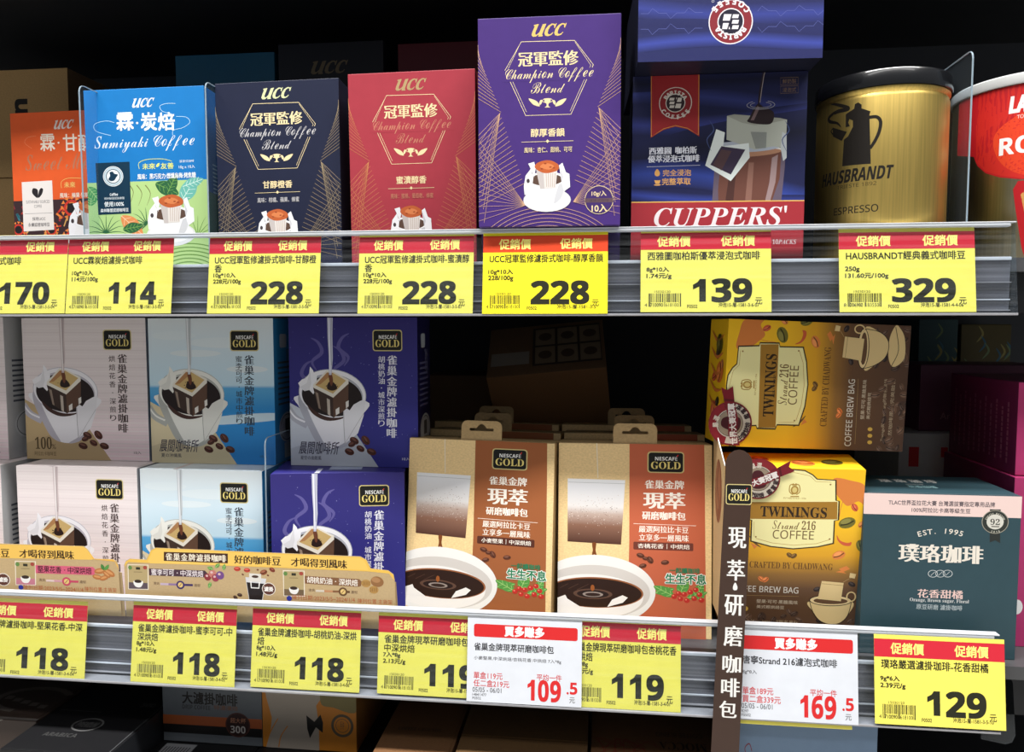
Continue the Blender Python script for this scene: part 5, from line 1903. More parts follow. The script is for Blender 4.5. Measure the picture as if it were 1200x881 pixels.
# local z (box height) points to the left: bottom edge at the right end
R = Matrix(((0, 0, -1, 0), (0, 1, 0, 0), (1, 0, 0, 0), (0, 0, 0, 1)))
M = pose(p[0], 0.052, p[6], yaw2, 0.0, rl) @ Matrix.Translation((p[2] / 2, 0, p[3] / 2)) @ R
YELU = Carton('brew_bag_box', 'yellow and brown coffee box lying on its side atop the upright yellow one', 'coffee box', None, 0, 0.055, [board('yellow_card', YW)] * 3, group='yellow and brown coffee boxes', M=M, dims=(p[3], p[2]), flap=False)
yellow_art(YELU)
k = YELU.top((150, 55))
k.part('seed_pattern')
for x, y, r, a, cc in ((110, 30, 9, 10, (60, 44, 30)), (80, 22, 8, 60, (196, 80, 50)), (50, 34, 7, 30, (60, 44, 30)), (96, 44, 6, 0, (214, 130, 70)), (26, 24, 7, 50, (90, 70, 40))):
    bean(k, x, y, r, a, cc)
for i in range(5):
    k.line([(136 - i * 20, 8), (124 - i * 20, 26), (132 - i * 22, 46)], 4, (222, 126, 60), sm=True, taper=True)


def award(parent_c, lab, cx, cy, r, rot, side=False):
    """round paper award sticker with a wine ribbon across, stuck to the yellow box; artwork px of that face"""
    t = empty('award_sticker', parent_c.M, lab, 'sticker', 'round award stickers')
    W_, H_ = parent_c.W, parent_c.H
    k = Ink(t, ((-W_ / 2, 0, 0), (W_, 0, 0), (0, 0, H_), (0, -1, 0)), Q_T, clip=False, base=0.0012)
    k.part('paper_disc').ell(cx, cy, r, r, (126, 30, 40), n=48)
    k.ell(cx, cy, r * .93, r * .93, (206, 196, 182), n=48)
    k.ring(cx, cy, r * .96, r * .96, r * .07, (126, 30, 40), n=48)
    c0, s0 = math.cos(RAD(rot)), math.sin(RAD(rot))
    Rr = lambda pts: [(cx + x * r * c0 - y * r * s0, cy + x * r * s0 + y * r * c0) for x, y in pts]
    k.ring(cx, cy, r * .79, r * .79, r * .3, (136, 34, 44), a0=rot + 185, a1=rot + 355)
    k.ell(cx, cy, r * .56, r * .56, (156, 140, 120), n=40)
    k.ring(cx, cy, r * .58, r * .58, r * .03, (90, 70, 60), n=40)
    k.part('ring_lettering')
    k.arctext('鑑賞家風味', cx, cy, r * .84, rot + 160, rot + 60, r * .19, (58, 40, 44), style='', b=0.03, inward=True, wid=.9)
    k.arctext('中度烘焙', cx, cy, r * .84, rot + 235, rot + 170, r * .19, (58, 40, 44), style='', b=0.03, inward=True, wid=.9)
    k.arctext('嚴選', cx, cy, r * .70, rot - 25, rot + 25, r * .2, (226, 214, 200), style='', b=0.02)
    k.part('badge_silhouette').poly(Rr([(-.3, .4), (-.32, .05), (-.2, -.35), (0, -.45), (.22, -.36), (.34, 0), (.3, .4), (0, .5)]), (74, 24, 32), sm=True)
    k.part('wine_ribbon')
    k.poly(Rr([(-1.0, .30), (-.5, -.02), (.2, -.12), (.9, -.42), (1.62, -.72), (1.5, -.42), (1.72, -.16), (1.05, .02), (.3, .32), (-.4, .38), (-.95, .62)]), (122, 26, 38))
    k.poly(Rr([(.98, -.46), (1.1, -.5), (1.12, 0), (1.02, .03)]), (88, 18, 28))
    k.part('ribbon_lettering')
    for i, ch in enumerate('世界大賽冠軍'):
        x, y = -.78 + i * .31, .30 - i * .075
        q = Rr([(x, y)])[0]
        k.text(ch, q[0] - r * .145, q[1] - r * .155, q[0] + r * .145, q[1] + r * .155, (240, 232, 228), b=0.03, rot=rot - 14)
    return t


award(TW0, 'round award sticker with a wine red ribbon on the upright yellow box', 889, 562, 25.5, -8)
award(YELU, 'round award sticker with a wine red ribbon on the lying yellow box', 884, 556, 27, 8)

# ------------------------------------------------------------------ dark teal box
Q_G = [(1015, 576), (1200, 582.5), (1187, 802), (1004.5, 790)]
TEAL = (48, 72, 80)
c = Carton('coffee_box', 'dark teal coffee box with a pale pink stripe beside the yellow box', 'coffee box', Q_G, 0.030, 0.085, [board('teal_card', TEAL), board('teal_card_side', (44, 68, 76)), board('teal_card', TEAL)], zb=ZLD, yaw=0.0, lean=0.0, roll=0.0)
k = c.front(quad=Q_G)
ZG = lambda pts: [(1000 + x / 4.005, 540 + y / 4.005) for x, y in pts]
k.part('pink_stripe').poly([(1014, 576.5), (1201, 583), (1199, 611.8), (1013, 604.3)], (228, 202, 196))
PK = (84, 76, 82)
k.part('lettering').text('TLAC世界盃拉花大賽 台灣選拔賽指定專用品牌', 1043, 588, 1167, 594.8, PK, b=0.01)
k.text('100%阿拉比卡高等級生豆', 1070, 597.5, 1138.5, 603.8, PK, b=0.01)
CRM = (226, 218, 206)
k.arctext('EST. 1995', 1103, 712, 84, -19, 19, 6.8, CRM, style='', b=0.006, wid=1.1)
k.text('璞珞珈琲', 1054, 646.5, 1151.5, 670.5, CRM, bx=0.04)
k.part('infinity_emblem')
for x in (1093, 1101.7, 1110.4):
    k.ring(x, 685, 5.4, 4.6, .7, (190, 196, 196))
    k.line([(x - 2.5, 687.5), (x, 685), (x + 2.5, 682.5)], .6, (190, 196, 196))
PNK = (232, 200, 192)
k.part('lettering').text('花香甜橘', 1074.5, 706.5, 1127.5, 718, PNK, bx=0.02)
k.text('Orange, Brown sugar, Floral', 1065, 718.5, 1134.5, 724.5, (206, 206, 204), 'serif')
k.text('原豆研磨 濾掛咖啡', 1072.5, 726.5, 1126.5, 733.5, (180, 190, 192), b=0.006)
k.part('award_rosette').poly([(1161.5, 599.5), (1174.5, 600), (1172.5, 612), (1163, 612)], (44, 48, 46))
k.poly([(1161, 628), (1173, 628), (1173, 645), (1167, 641), (1160.5, 644)], (44, 48, 46))
k.ell(1167.5, 616.5, 15.5, 15.5, (150, 146, 132), n=40)
k.ell(1167.5, 616.5, 14.6, 14.6, (48, 52, 48), n=40)
k.ell(1167.5, 616.5, 9.8, 9.8, (206, 204, 194), n=36)
k.text('92', 1162, 612.5, 1173, 620.5, (60, 60, 54), 'serif')
k.arctext('COFFEE REVIEW', 1167.5, 616.5, 10.9, -75, 75, 2.4, (200, 198, 184))
k.arctext('2018', 1167.5, 616.5, 13.3, 205, 155, 2.4, (200, 198, 184), inward=True)
k.box(1163, 622, 1172, 623.4, (90, 88, 80))
k = c.top((185, 85))
k.part('top_lettering')
k.text('璞 珞 珈 琲', 44, 20, 116, 36, (200, 200, 196), b=0.02)
k.line([(70, 44), (92, 44)], 1, (200, 200, 196))
k.text('花香甜橘', 68, 50, 102, 60, (150, 190, 196), b=0.01)

# ------------------------------------------------------------------ magenta boxes at the right
MG = board('magenta_card', (176, 56, 108))
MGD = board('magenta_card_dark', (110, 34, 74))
pl = at(1190, 650, 0.055)
zm = at(1196, 561, 0.055).z
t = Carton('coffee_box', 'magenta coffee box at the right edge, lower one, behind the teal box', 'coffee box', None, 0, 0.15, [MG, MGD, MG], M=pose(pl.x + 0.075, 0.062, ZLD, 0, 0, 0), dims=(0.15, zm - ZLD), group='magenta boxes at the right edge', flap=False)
k = t.front(size=(150, 160))
k.part('yellow_dot').ell(4, 122, 6, 8, (226, 206, 70))
k.ell(7, 122, 5, 7, (230, 230, 230))
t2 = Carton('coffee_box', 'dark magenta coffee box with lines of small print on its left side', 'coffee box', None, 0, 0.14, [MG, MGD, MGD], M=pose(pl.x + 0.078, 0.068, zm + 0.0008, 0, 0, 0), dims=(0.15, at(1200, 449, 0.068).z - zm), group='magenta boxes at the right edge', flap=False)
k = t2.left((140, 100))
k.part('small_print')
for j in range(11):
    x = 12 + j * 11
    y = 18 + (j * 7) % 13
    while y < 86:
        h_ = rnd.uniform(2, 6)
        k.box(x, y, x + 3, y + h_, (150, 84, 110))
        y += h_ + 1.6
c = plain('coffee_box', 'shaded plum box standing farther back beside the dark magenta box', 'coffee box', [(1079, 425), (1230, 428), (1230, 505), (1077, 504)], 0.27, 0.09, board('plum_card', (104, 60, 82)), 'magenta boxes at the right edge')
k = c.front(quad=[(1079, 425), (1230, 428), (1230, 505), (1077, 504)])
k.part('lettering').text('An', 1103, 482, 1116, 490, (150, 110, 120))
PLUM = c
c = plain('white_carton', 'small white box with red print under the plum box', 'box', [(1052, 508), (1150, 509), (1150, 600), (1050, 600)], 0.25, 0.16, board('white_card', (206, 206, 206)), None, ZLD)
WH = c
ztw = ZLD + c.H
PLUM.root.location.z = ztw + 0.001
k = c.front(size=(100, 90))
k.part('red_print').box(12, 8, 24, 20, (206, 50, 56))
k.box(50, 8, 58, 14, (206, 50, 56))
for j, (q, col) in enumerate((([(1072, 374), (1118, 374), (1118, 600), (1074, 600)], (58, 84, 88)), ([(1122, 380), (1180, 380), (1180, 600), (1122, 600)], (84, 74, 40)))):
    c = plain('coffee_pouch', ['dim green patterned pack far back above the plum box', 'dim olive patterned pack far back above the dark magenta box'][j], 'package', q, 0.42, 0.06, board('pack_%s' % 'ab'[j], col), 'dim packs far back on the right', ZLD)
    k = c.front(quad=q)
    k.part('swirl_pattern')
    for i in range(14):
        x, y = rnd.uniform(q[0][0], q[1][0]), rnd.uniform(378, 440)
        k.line([(x, y), (x + 5, y + 8), (x - 2, y + 16)], 2.5, rnd.choice(((110, 130, 90), (150, 140, 80), (60, 100, 120))), sm=True, taper=True)

# ------------------------------------------------------------------ shelf cards in front of the drip bag boxes
CARD = kraft('card_kraft', (186, 160, 118), grain=0.05, rough=0.6)


def shelf_card(lab, outline, Y, art, group='printed shelf cards behind the lower rail'):
    W3 = [at(x, y, Y) for x, y in outline]
    x0, z0 = min(p.x for p in W3), min(p.z for p in W3)
    x1, z1 = max(p.x for p in W3), max(p.z for p in W3)
    t = empty('shelf_card', (x0, Y, z0), lab, 'shelf card', group)
    pts = [(p.x - x0, p.z - z0) for p in W3]
    plate('card', pts, 0.0006, CARD, t)
    q = [proj((x0, Y, z1)), proj((x1, Y, z1)), proj((x1, Y, z0)), proj((x0, Y, z0))]
    k = Ink(t, ((0, 0, 0), (x1 - x0, 0, 0), (0, 0, z1 - z0), (0, -1, 0)), q)
    art(k)
    return t


def mini_pack(k, x0, y0, x1, y1, c0):
    k.part('pack_picture').poly([(x0, y0), (x1, y0 + .6), (x1 + .3, y1), (x0 + .8, y1 - .6)], (228, 218, 200))
    k.poly([(x0 + 1, y0 + 1), (x1 - 1, y0 + 1.4), (x1 - .8, y1 - 1), (x0 + 1.6, y1 - 1.4)], (176, 156, 112))
    cx = (x0 + x1) / 2
    k.poly([(x0 + 1.5, y1 - 9), (x1 - 1, y1 - 8), (x1 - .8, y1 - 1), (x0 + 1.6, y1 - 1.4)], c0)
    k.ell(x0 + 3, y0 + 4, 2.4, 2.4, (96, 132, 70))
    k.ell(x1 - 4, y0 + 4, 2.4, 2.2, (158, 70, 60))
    k.box(cx - 2.6, y0 + 3.4, cx + 2.6, y0 + 6.4, (50, 48, 36))
    k.line([(cx - 5, y0 + 9), (cx + 5, y0 + 9.2)], .5, (90, 80, 56))
    k.poly([(cx - 5, y1 - 10.5), (cx + 5.5, y1 - 10), (cx + 3.5, y1 - 3.4), (cx - 3, y1 - 4)], (232, 230, 226), sm=True)
    k.ell(cx, y1 - 10, 4.4, 2, (50, 36, 30))


def slider(k, x0, x1, y, ck, cols):
    k.part('roast_scale')
    n = len(cols)
    for i in range(n):
        a, b_ = x0 + (x1 - x0) * i / n, x0 + (x1 - x0) * (i + 1) / n
        k.poly([(a, y - 1.1 + i * .35), (b_, y - 1.1 + (i + 1) * .35), (b_, y + 1.3 + (i + 1) * .35), (a, y + 1.3 + i * .35)], cols[i])
    k.ell(ck, y + 1.2, 5, 5, cols[-1])
    k.ell(ck, y + 1.2, 3, 3, (222, 190, 120))
    k.line([(ck - 1.6, y + 3), (ck + 1.6, y - .6)], .7, (120, 80, 50))
    k.part('small_lettering').text('清爽', x0 - 8.5, y - 2.4, x0 - 1, y + 1.2, (110, 86, 66))
    k.text('濃郁', x1 + 1, y, x1 + 9, y + 3.6, (110, 86, 66))


def stamp(k, x, y):
    k.part('round_stamp').ell(x, y, 8, 7.6, (232, 224, 214), n=14)
    k.ell(x, y, 7.2, 6.8, (92, 54, 44), n=14)
    k.text('濾掛', x - 5.4, y - 2.6, x + 5.4, y + 2.8, (240, 236, 230), b=0.03)


def flavour(k, x0, y0, x1, y1, sl, col, s_, tc):
    k.part('flavour_banner').poly([(x0, y0), (x1 - 3, y0 + sl), (x1, y0 + sl + 3), (x1 - 1, y1 + sl - 1), (x1 - 4, y1 + sl), (x0 + .4, y1)], col)
    n = len(s_)
    w = (x1 - x0 - 7) / n
    k.part('flavour_lettering')
    for i, ch in enumerate(s_):
        yy = (y0 + y1) / 2 + sl * (i + .5) / n
        xx = x0 + 2.5 + w * (i + .5)
        if ch == '·':
            k.ell(xx, yy, .7, .7, tc, n=8)
        else:
            k.text(ch, xx - w * .46, yy - 3.7, xx + w * .46, yy + 3.7, tc, b=0.012)


def row_text(k, s_, x0, y0, x1, y1, h, col, b=0.0, bx=None):
    n = len(s_)
    for i, ch in enumerate(s_):
        if ch == ' ':
            continue
        xx = x0 + (x1 - x0) * (i + .5) / n
        yy = y0 + (y1 - y0) * (i + .5) / n
        w = (x1 - x0) / n * .88
        k.text(ch, xx - w / 2, yy - h / 2, xx + w / 2, yy + h / 2, col, b=b, bx=bx)


def card_a(k):
    k.part('gold_header').poly([(-150, 632), (99, 641.5), (103, 645), (111, 655), (133, 655.5), (138, 662), (139.5, 668), (134.5, 658), (108, 655), (-150, 648)], (228, 176, 76))
    k.poly([(-150, 634), (97, 640), (102, 643.5), (109, 654.5), (108, 655.8), (-150, 651)], (232, 188, 92))
    k.part('header_lettering')
    row_text(k, '咖啡豆 才喝得到風味', -21, 647, 87, 650.5, 9.5, (52, 34, 22), bx=0.03)
    mini_pack(k, 17.5, 657, 42, 686, (190, 120, 136))
    flavour(k, 41.5, 662, 112, 671.5, 2.2, (206, 92, 120), '堅果花香·中深烘焙', (60, 28, 34))
    slider(k, 54, 92, 680, 78, [(214, 190, 186), (204, 150, 160), (196, 110, 130), (190, 66, 96)])
    k.part('nut_picture')
    for x, y, r, a in ((117, 669, 6.5, -10), (128, 671, 7, 30), (114, 676, 5.5, 10), (122, 677, 5.5, -20), (125, 673, 5, 40)):
        k.ell(x, y, r, r * .5, (176, 112, 62), rot=a)
        k.ell(x, y - .5, r * .7, r * .2, (204, 146, 92), rot=a)
    leaf(k, 122, 668, 8, 4, 115, (70, 124, 60))
    leaf(k, 123, 668, 8, 4, 55, (90, 144, 70))
    stamp(k, 4, 679)
    k.part('date_lettering').text('陳列日期:2023/5/5~2024/1/4', 28, 686.4, 97, 692.4, (176, 92, 54))
    k.text('陳列位置:主貨架', 100, 688, 136, 693.6, (176, 92, 54))
    k.part('blue_dot').ell(24.5, 688, 2.9, 2.9, (44, 52, 150))


shelf_card('kraft and gold shelf card with a pink banner, cut by the left edge', [(-150, 632), (98, 640), (102.5, 643.5), (110, 654.5), (132, 655.3), (136.5, 657.5), (138.5, 662), (142.5, 722), (-144, 712)], 0.0205, card_a)


def card_b(k):
    hd = (230, 186, 84)
    k.part('gold_header').poly([(146, 664), (147, 658.5), (152, 655), (172, 656), (177, 645), (182, 642), (422, 652.5), (429, 656), (434, 666), (455, 668.5), (461, 673.5), (462, 680), (456, 672), (432, 669.5), (300, 664), (173, 659.5), (150, 658.5)], hd)
    k.poly([(173, 658), (178.5, 646), (183, 643.2), (421, 653.6), (427, 657), (432, 668), (300, 663), (176, 660)], (236, 194, 98))
    k.part('brown_panel').poly([(192, 646.5), (267, 648.5), (267, 660), (192, 657)], (66, 40, 30))
    k.part('header_lettering')
    row_text(k, '雀巢金牌濾掛咖啡', 193.5, 652, 265.5, 654.5, 8.4, (236, 226, 206), bx=0.03)
    row_text(k, '好的咖啡豆 才喝得到風味', 274, 655, 407, 661.5, 9.8, (52, 34, 22), bx=0.03)
    mini_pack(k, 149.5, 661, 174, 691, (90, 76, 84))
    flavour(k, 174.5, 666, 243, 674, 2.4, (72, 50, 62), '蜜李可可·中深烘焙', (230, 220, 222))
    slider(k, 188, 226, 684, 211.5, [(190, 170, 190), (140, 112, 150), (96, 70, 120), (60, 42, 96)])
    k.part('plum_picture')
    for x, y, r, c_ in ((243.5, 676, 4.2, (136, 50, 56)), (249, 672, 4.6, (190, 120, 110)), (252.5, 677, 4.4, (150, 60, 76)), (258, 674, 4.8, (112, 72, 130))):
        k.ell(x, y, r, r, c_)
        k.ell(x - 1, y - 1.4, r * .35, r * .3, (214, 180, 180))
    for x, y, a in ((250, 667, 160), (252, 665, 40), (262, 668, 80), (247, 682, 250)):
        leaf(k, x, y, 7.5, 4.2, a, (88, 142, 72), (150, 190, 110), ribs=2)
    k.part('bean_picture')
    for x, y, r, a, cc in ((278, 666.5, 4, 0, (190, 70, 56)), (289.5, 668, 3.8, 0, (190, 70, 56)), (309, 670.5, 4.4, -20, (130, 70, 44)), (319, 667.5, 3.6, 30, (130, 60, 44)), (302, 667.5, 1.4, 0, (110, 60, 40)), (284.5, 673, 1.4, 30, (110, 60, 40)), (314, 674, 1.4, 20, (110, 60, 40)), (281, 697, 3, 10, (70, 46, 38)), (276, 700, 3, 40, (70, 46, 38))):
        bean(k, x, y, r, a, cc)
    k.part('glass_picture')
    k.poly([(287.5, 676), (312, 678), (307.5, 706), (292, 704)], (206, 206, 208))
    k.poly([(289, 682), (310.5, 684), (306.5, 706), (292.5, 704)], (34, 26, 26))
    k.poly([(292, 671.5), (306, 672.5), (306, 682), (292, 681)], (216, 212, 204))
    k.line([(294, 681), (294.5, 688.5), (303.5, 689), (304, 682)], 1.5, (232, 230, 226))
    k.ell(299, 675.5, 4, 1.6, (70, 50, 40))
    stamp(k, 315, 690)
    mini_pack(k, 331.5, 668, 357, 699, (110, 90, 66))
    flavour(k, 357, 674.5, 424, 683.5, 4, (126, 88, 60), '胡桃奶油·深烘焙', (240, 232, 220))
    slider(k, 370, 410, 692, 402, [(206, 196, 180), (190, 136, 96), (130, 90, 60), (100, 70, 44)])
    k.part('walnut_picture')
    k.ell(442, 681.5, 7.4, 6, (142, 100, 62), rot=10)
    k.ell(440.5, 679.5, 5, 3, (170, 126, 84), rot=10)
    for x, y in ((429, 683.5), (438, 691)):
        k.ell(x, y, 5.4, 4.4, (176, 136, 76))
        for a in range(5):
            k.line([(x - 4 + a * 2, y - 2.6), (x - 3 + a * 1.6, y), (x - 4 + a * 2, y + 2.4)], .6, (120, 84, 44), sm=True)
    k.part('date_lettering').text('陳列日期:2023/5/5~2024/1/4', 343, 698, 415, 704.2, (176, 92, 54))
    k.text('陳列位置:主貨架', 420, 702, 459, 707.5, (176, 92, 54))
    k.part('blue_dot').ell(339, 701, 3.1, 3.1, (44, 52, 150))


shelf_card('long kraft and gold shelf card between the pale blue and indigo boxes', [(145.5, 662), (147.5, 657), (152, 654.5), (171.5, 655.5), (177, 644.5), (182, 641.8), (422, 652), (429.5, 656), (434.5, 666), (455, 668.5), (461, 673), (462.5, 680), (465, 738), (148, 722)], 0.0195, card_b)
for lab, o_ in (('narrow brown card edge standing between the two shelf cards', [(138.5, 670), (142.5, 671), (147, 722), (140, 722)]),
                ('narrow brown card edge at the right end of the long shelf card', [(460.5, 682), (464, 682), (468, 740), (462, 740)])):
    shelf_card(lab, o_, 0.0225, lambda k: k.box(0, 0, 1, 1, (120, 92, 66)) if False else None)

# ------------------------------------------------------------------ brown upright sign with its folded side
YS = -0.0075
SB = board('sign_brown', (66, 48, 40), rough=0.5)
out = [(833.2, 881), (828.5, 975), (861.5, 975), (866, 881), (882, 548)]
out = [(828.5, 975), (861.5, 975), (866, 881), (882, 548)] + [(866.2 + 15.9 * math.cos(RAD(a)), 543.5 - 16.5 * math.sin(RAD(a))) for a in (0, 22, 45, 67, 90, 112, 135, 157, 180)] + [(850.5, 548), (833.2, 881)]
P3 = [at(x, y, YS) for x, y in out]
o0 = at(849.5, 881, YS)
t = empty('upright_sign', (o0.x, YS, o0.z), 'tall narrow brown sign with white characters running down, rounded on top', 'sign')
plate('face_panel', [(p.x - o0.x, p.z - o0.z) for p in P3], 0.0006, SB, t)
q = [(826, 520), (886, 520), (886, 980), (826, 980)]
c3 = [at(x, y, YS) for x, y in q]
x0, x1 = min(p.x for p in c3), max(p.x for p in c3)
z0, z1 = min(p.z for p in c3), max(p.z for p in c3)
qq = [proj((x0, YS, z1)), proj((x1, YS, z1)), proj((x1, YS, z0)), proj((x0, YS, z0))]
k = Ink(t, ((x0 - o0.x, 0, z0 - o0.z), (x1 - x0, 0, 0), (0, 0, z1 - z0), (0, -1, 0)), qq)
gold_badge(k, 851.8, 568.5, 880, 590)
k.part('lettering')
WH_ = (238, 236, 232)
for ch, x, y, w, h in (('現', 864, 630, 20, 24), ('萃', 862.5, 668, 20, 24), ('研', 860, 709, 21, 24), ('磨', 859, 745, 21, 24), ('咖', 857.5, 778, 21, 21), ('啡', 856, 805.5, 21, 22), ('包', 853, 831, 20, 20)):
    k.text(ch, x - w / 2, y - h / 2, x + w / 2, y + h / 2, WH_, bx=0.024)
k.poly([(861.5, 682.5), (864, 687), (863.5, 691), (859.5, 691), (859, 687)], WH_, sm=True)
sx = at(850.5, 560, YS).x - 0.0006
pf, pb = at(851, 546, YS + .001), at(838.5, 497, 0.062)
side = [(0.001, ZL1 + 0.002 - o0.z), (pb.y - YS, ZL1 + 0.002 - o0.z), (pb.y - YS, pb.z - o0.z), (0.001, pf.z - o0.z)]
KSN = kraft('sign_kraft', (196, 166, 118), grain=0.05)
plate('side_panel', side, 0.0005, KSN, t, 'YZ', sx - o0.x - 0.0005)
e = [(0.001, pf.z - o0.z), (pb.y - YS, pb.z - o0.z), (pb.y - YS, pb.z - o0.z + 0.0012), (0.001, pf.z - o0.z + 0.0012)]
plate('white_edge', e, 0.0008, board('paper_white', (240, 240, 238)), t, 'YZ', sx - o0.x - 0.0006)
k = Ink(t, ((sx - o0.x - 0.0005, pb.y - YS, ZL1 - o0.z), (0, -(pb.y - YS), 0), (0, 0, pb.z - ZL1), (-1, 0, 0)), None, (70, 200))
k.part('bean_picture').ell(36, 66, 20, 34, (128, 76, 52))
k.ell(34, 60, 14, 26, (150, 98, 70))
k.line([(38, 34), (28, 60), (42, 80), (34, 98)], 3, (92, 52, 38), sm=True)

# ------------------------------------------------------------------ cartons below the lower rail
GL = 'shaded cartons on the bottom shelf'
ZT = 0.88


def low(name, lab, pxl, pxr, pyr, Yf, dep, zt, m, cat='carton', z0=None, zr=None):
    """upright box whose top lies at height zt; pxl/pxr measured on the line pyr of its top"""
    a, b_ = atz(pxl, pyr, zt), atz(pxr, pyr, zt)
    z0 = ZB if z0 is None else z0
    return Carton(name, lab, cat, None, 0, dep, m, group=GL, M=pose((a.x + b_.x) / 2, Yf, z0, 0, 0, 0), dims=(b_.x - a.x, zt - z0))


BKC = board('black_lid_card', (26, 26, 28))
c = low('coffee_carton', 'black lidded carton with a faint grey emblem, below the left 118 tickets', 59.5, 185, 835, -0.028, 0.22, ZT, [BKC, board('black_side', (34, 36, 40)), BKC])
k = c.top((126, 220))
k.part('grey_emblem')
k.ring(62, 168, 17, 12, 2.2, (92, 92, 92))
k.text('PREMIUM', 50, 163, 74, 173, (92, 92, 92), 'bold')
k.text('ARABICA', 26, 186, 66, 193, (64, 64, 64), 'bold')
k.text('300', 96, 118, 114, 126, (96, 96, 96), 'bold')
k.line([(8, 142), (60, 142)], .8, (110, 110, 110))
k.line([(123, 30), (123, 218)], .8, (90, 92, 94))
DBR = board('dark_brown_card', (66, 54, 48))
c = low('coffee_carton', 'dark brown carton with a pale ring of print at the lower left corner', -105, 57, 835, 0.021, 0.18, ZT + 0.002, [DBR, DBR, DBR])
k = c.top((162, 240))
k.part('pale_ring').ring(120, 182, 44, 34, 9, (112, 104, 98), a0=95, a1=330)
for i in range(5):
    k.box(84 + i * 14, 176 + i * 5, 94 + i * 14, 186 + i * 5, (118, 110, 104))
k.part('pale_edge').box(0, 234, 162, 240, (110, 104, 100))
k = c.front(size=(162, 200))
k.part('pale_edge').line([(60, 26), (120, 0)], 2, (120, 116, 110))

YC = 0.062
q = [(188, 745), (306, 750), (306.5, 873), (192, 869)]
zc = at(250, 871, YC).z
c = plain('coffee_box', 'grey box with black characters, an orange stripe and a round 300 mark', 'coffee box', q, YC, 0.12, board('slate_card', (104, 110, 116)), GL, zc)
for x0_, x1_, nm, lb in ((189, 303, 'coffee_carton', 'very dark carton with a white barcode label under the grey box'), (304, 442, 'coffee_carton', 'very dark carton under the orange and white box')):
    a, b_ = at(x0_, 871, YC).x, at(x1_, 871, YC).x
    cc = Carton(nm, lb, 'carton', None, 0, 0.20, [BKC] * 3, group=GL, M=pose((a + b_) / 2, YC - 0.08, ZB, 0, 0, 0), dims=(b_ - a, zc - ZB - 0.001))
    if x0_ == 189:
        kk = cc.top((116, 200))
        kk.part('barcode_label').box(10, 124, 46, 160, (150, 152, 156))
        for i in range(9):
            kk.box(13 + i * 3.4, 130, 14.4 + i * 3.4, 154, (60, 60, 64))
k = c.front(quad=q)
k.part('orange_stripe').poly([(188, 838.5), (307, 842), (307, 853), (188, 849)], (184, 96, 52))
k.poly([(188, 849), (307, 853), (307, 863), (188, 859)], (28, 26, 26))
k.part('black_lettering').text('大濾掛咖啡', 214, 812.5, 278.5, 826.5, (34, 32, 32), b=0.02)
k.text('DRIP COFFEE', 214, 827, 247, 832, (66, 66, 68), 'bold')
k.text('特濃漫焙', 251, 827, 279, 832.5, (130, 90, 70), b=0.01)
k.text('西雅圖極品', 214, 798, 248, 808, (34, 32, 32), b=0.02)
k.part('round_mark').ell(278.7, 849, 14.5, 14.5, (84, 50, 44))
k.ell(278.7, 849, 13, 13, (58, 36, 34))
k.text('超大杯', 270, 841, 288, 847, (190, 130, 100), b=0.01)
k.text('300', 270, 850, 287.5, 858.5, (214, 206, 200), 'bold')

q = [(306.5, 750), (421, 754), (413.5, 877), (307, 872)]
c = plain('coffee_box', 'orange and white box with a black bow tie picture beside the grey box', 'coffee box', q, YC, 0.12, [board('amber_card', (206, 130, 44)), board('amber_side', (176, 120, 60))], GL, zc, )
k = c.front(quad=q)
k.part('white_shape').poly([(307, 790), (312, 818), (318, 840), (316, 856), (310, 874), (371, 877), (372, 848), (370, 826), (376, 818), (384, 800), (384, 770), (307, 770)], (176, 164, 150), sm=False)
k.poly([(375, 821), (390, 828), (418, 831), (420, 780), (384, 780)], (134, 122, 76), sm=True)
k.line([(325, 841), (318, 852), (315, 858)], 1.2, (206, 130, 44), sm=True)
k.line([(336, 849), (328, 860), (325, 872)], 1.2, (206, 130, 44), sm=True)
k.part('bow_tie').poly([(358, 837), (367, 844), (374.5, 836), (377, 845), (376, 856), (368.5, 850), (361, 862), (358.5, 852)], (26, 24, 22))
k.part('round_mark').ring(399, 848, 11.5, 11.5, 3, (96, 84, 66), n=40)
k.ring(399, 848, 7.5, 7.5, .6, (96, 84, 66))
k.text('手沖', 396.5, 843, 401, 852, (96, 84, 66))

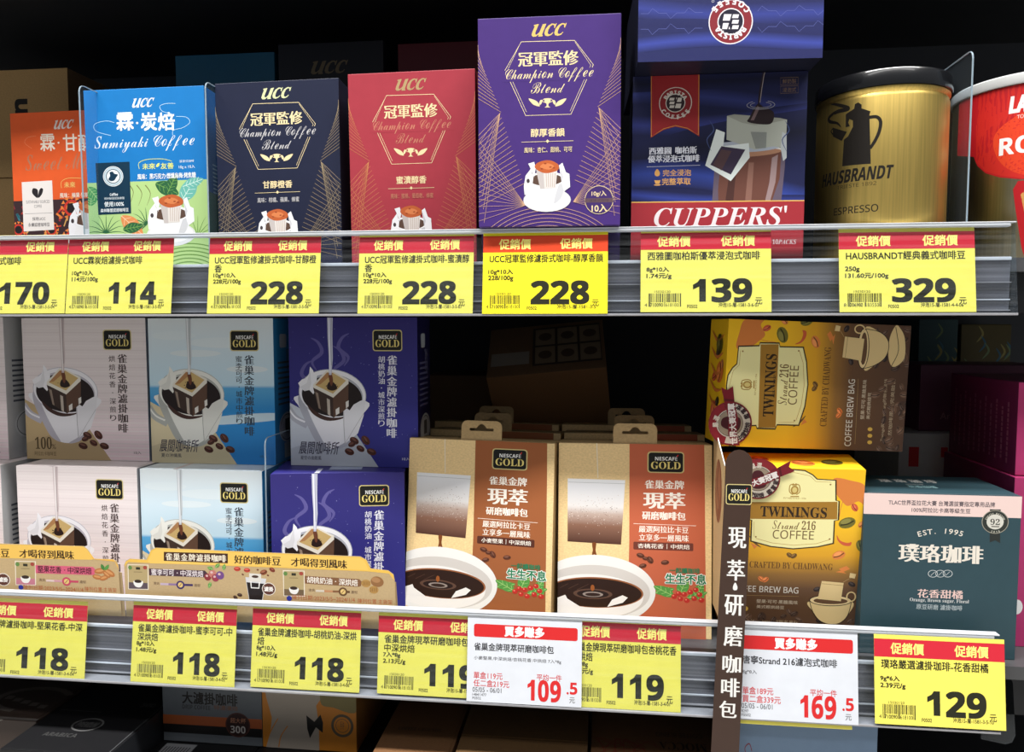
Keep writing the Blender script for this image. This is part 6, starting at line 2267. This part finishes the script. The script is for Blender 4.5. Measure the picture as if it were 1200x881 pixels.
CB1, CB2 = kraft('case_brown', (118, 82, 50), grain=0.08), kraft('case_brown_top', (104, 76, 44), grain=0.08)
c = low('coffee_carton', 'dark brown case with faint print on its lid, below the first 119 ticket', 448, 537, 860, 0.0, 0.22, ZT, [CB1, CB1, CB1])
k = c.top((90, 220))
k.part('faint_print').text('COFFEE GROUNDS', 16, 162, 68, 168, (70, 48, 30), 'serif')
k.box(0, 110, 90, 111, (84, 58, 36))
c = low('coffee_carton', 'olive brown case with a lid seam below the white 109.5 ticket', 541, 689, 860, 0.0, 0.22, ZT + 0.004, [CB2, CB2, CB2])
k = c.top((150, 220))
k.part('lid_seam').box(0, 176, 150, 178, (140, 106, 66))
k.box(0, 120, 150, 121, (80, 58, 34))
c = low('coffee_carton', 'brown carton with red sketch lines and upside-down lettering', 693, 838, 860, 0.0, 0.22, ZT, [CB2, CB2, board('mocha_card', (122, 88, 60))])
k = c.top((146, 220))
k.part('red_sketch')
for i in range(9):
    x = 8 + i * 6
    k.line([(x, 214), (x + rnd.uniform(-8, 8), 180), (x + rnd.uniform(-6, 20), 160), (x + rnd.uniform(10, 26), 172)], .7, (128, 50, 42), sm=True)
for y in (180, 187, 194):
    k.line([(10, y), (40, y - 16), (62, y - 6), (30, y + 8)], .7, (128, 50, 42), sm=True)
k.part('lettering').text('MOCCA', 78, 160, 132, 174, (50, 34, 26), 'serif', rot=180)
k.text('摩卡', 100, 180, 134, 196, (44, 30, 24), rot=180, b=0.04)
k.text('COFFEE BLEND', 76, 142, 130, 150, (80, 58, 44), rot=180)

q = [(862, 842), (1027.5, 849), (1022, 1000), (858, 985)]
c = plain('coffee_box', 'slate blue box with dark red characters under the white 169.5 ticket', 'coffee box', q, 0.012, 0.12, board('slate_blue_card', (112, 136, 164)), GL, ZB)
k = c.front(quad=q)
k.part('red_lettering')
RD = (128, 40, 56)
k.text('摩', 867, 865.5, 890, 890, RD, b=0.04)
k.text('卡', 892, 869, 913, 891, RD, b=0.04)
k.line([(875, 868), (872, 862), (877, 859), (880, 864)], .8, RD, sm=True)
k.text('濾掛式咖啡', 870, 905, 950, 925, RD, b=0.02)

# clear bracket at the end of the lower rail and the dark box past it
t = empty('rail_bracket', (at(1165, 850, 0.03).x, 0.03, at(1165, 866, 0.03).z), 'smoky clear plastic bracket behind the 129 ticket at the rail end', 'bracket')
r = []
for x, y in ((1150, 780), (1183, 792), (1187, 800), (1190, 862), (1186, 870), (1178, 872), (1150, 866)):
    p = at(x, y, 0.03)
    r.append((p.x - t.location.x, p.z - t.location.z))
SMOKE = clear('smoky_plastic', (120, 124, 128), gloss=0.05, rough=0.1, fres=0.2)
plate('clear_plate', r, 0.0025, SMOKE, t)

for _k in INKS:
    _k.done()
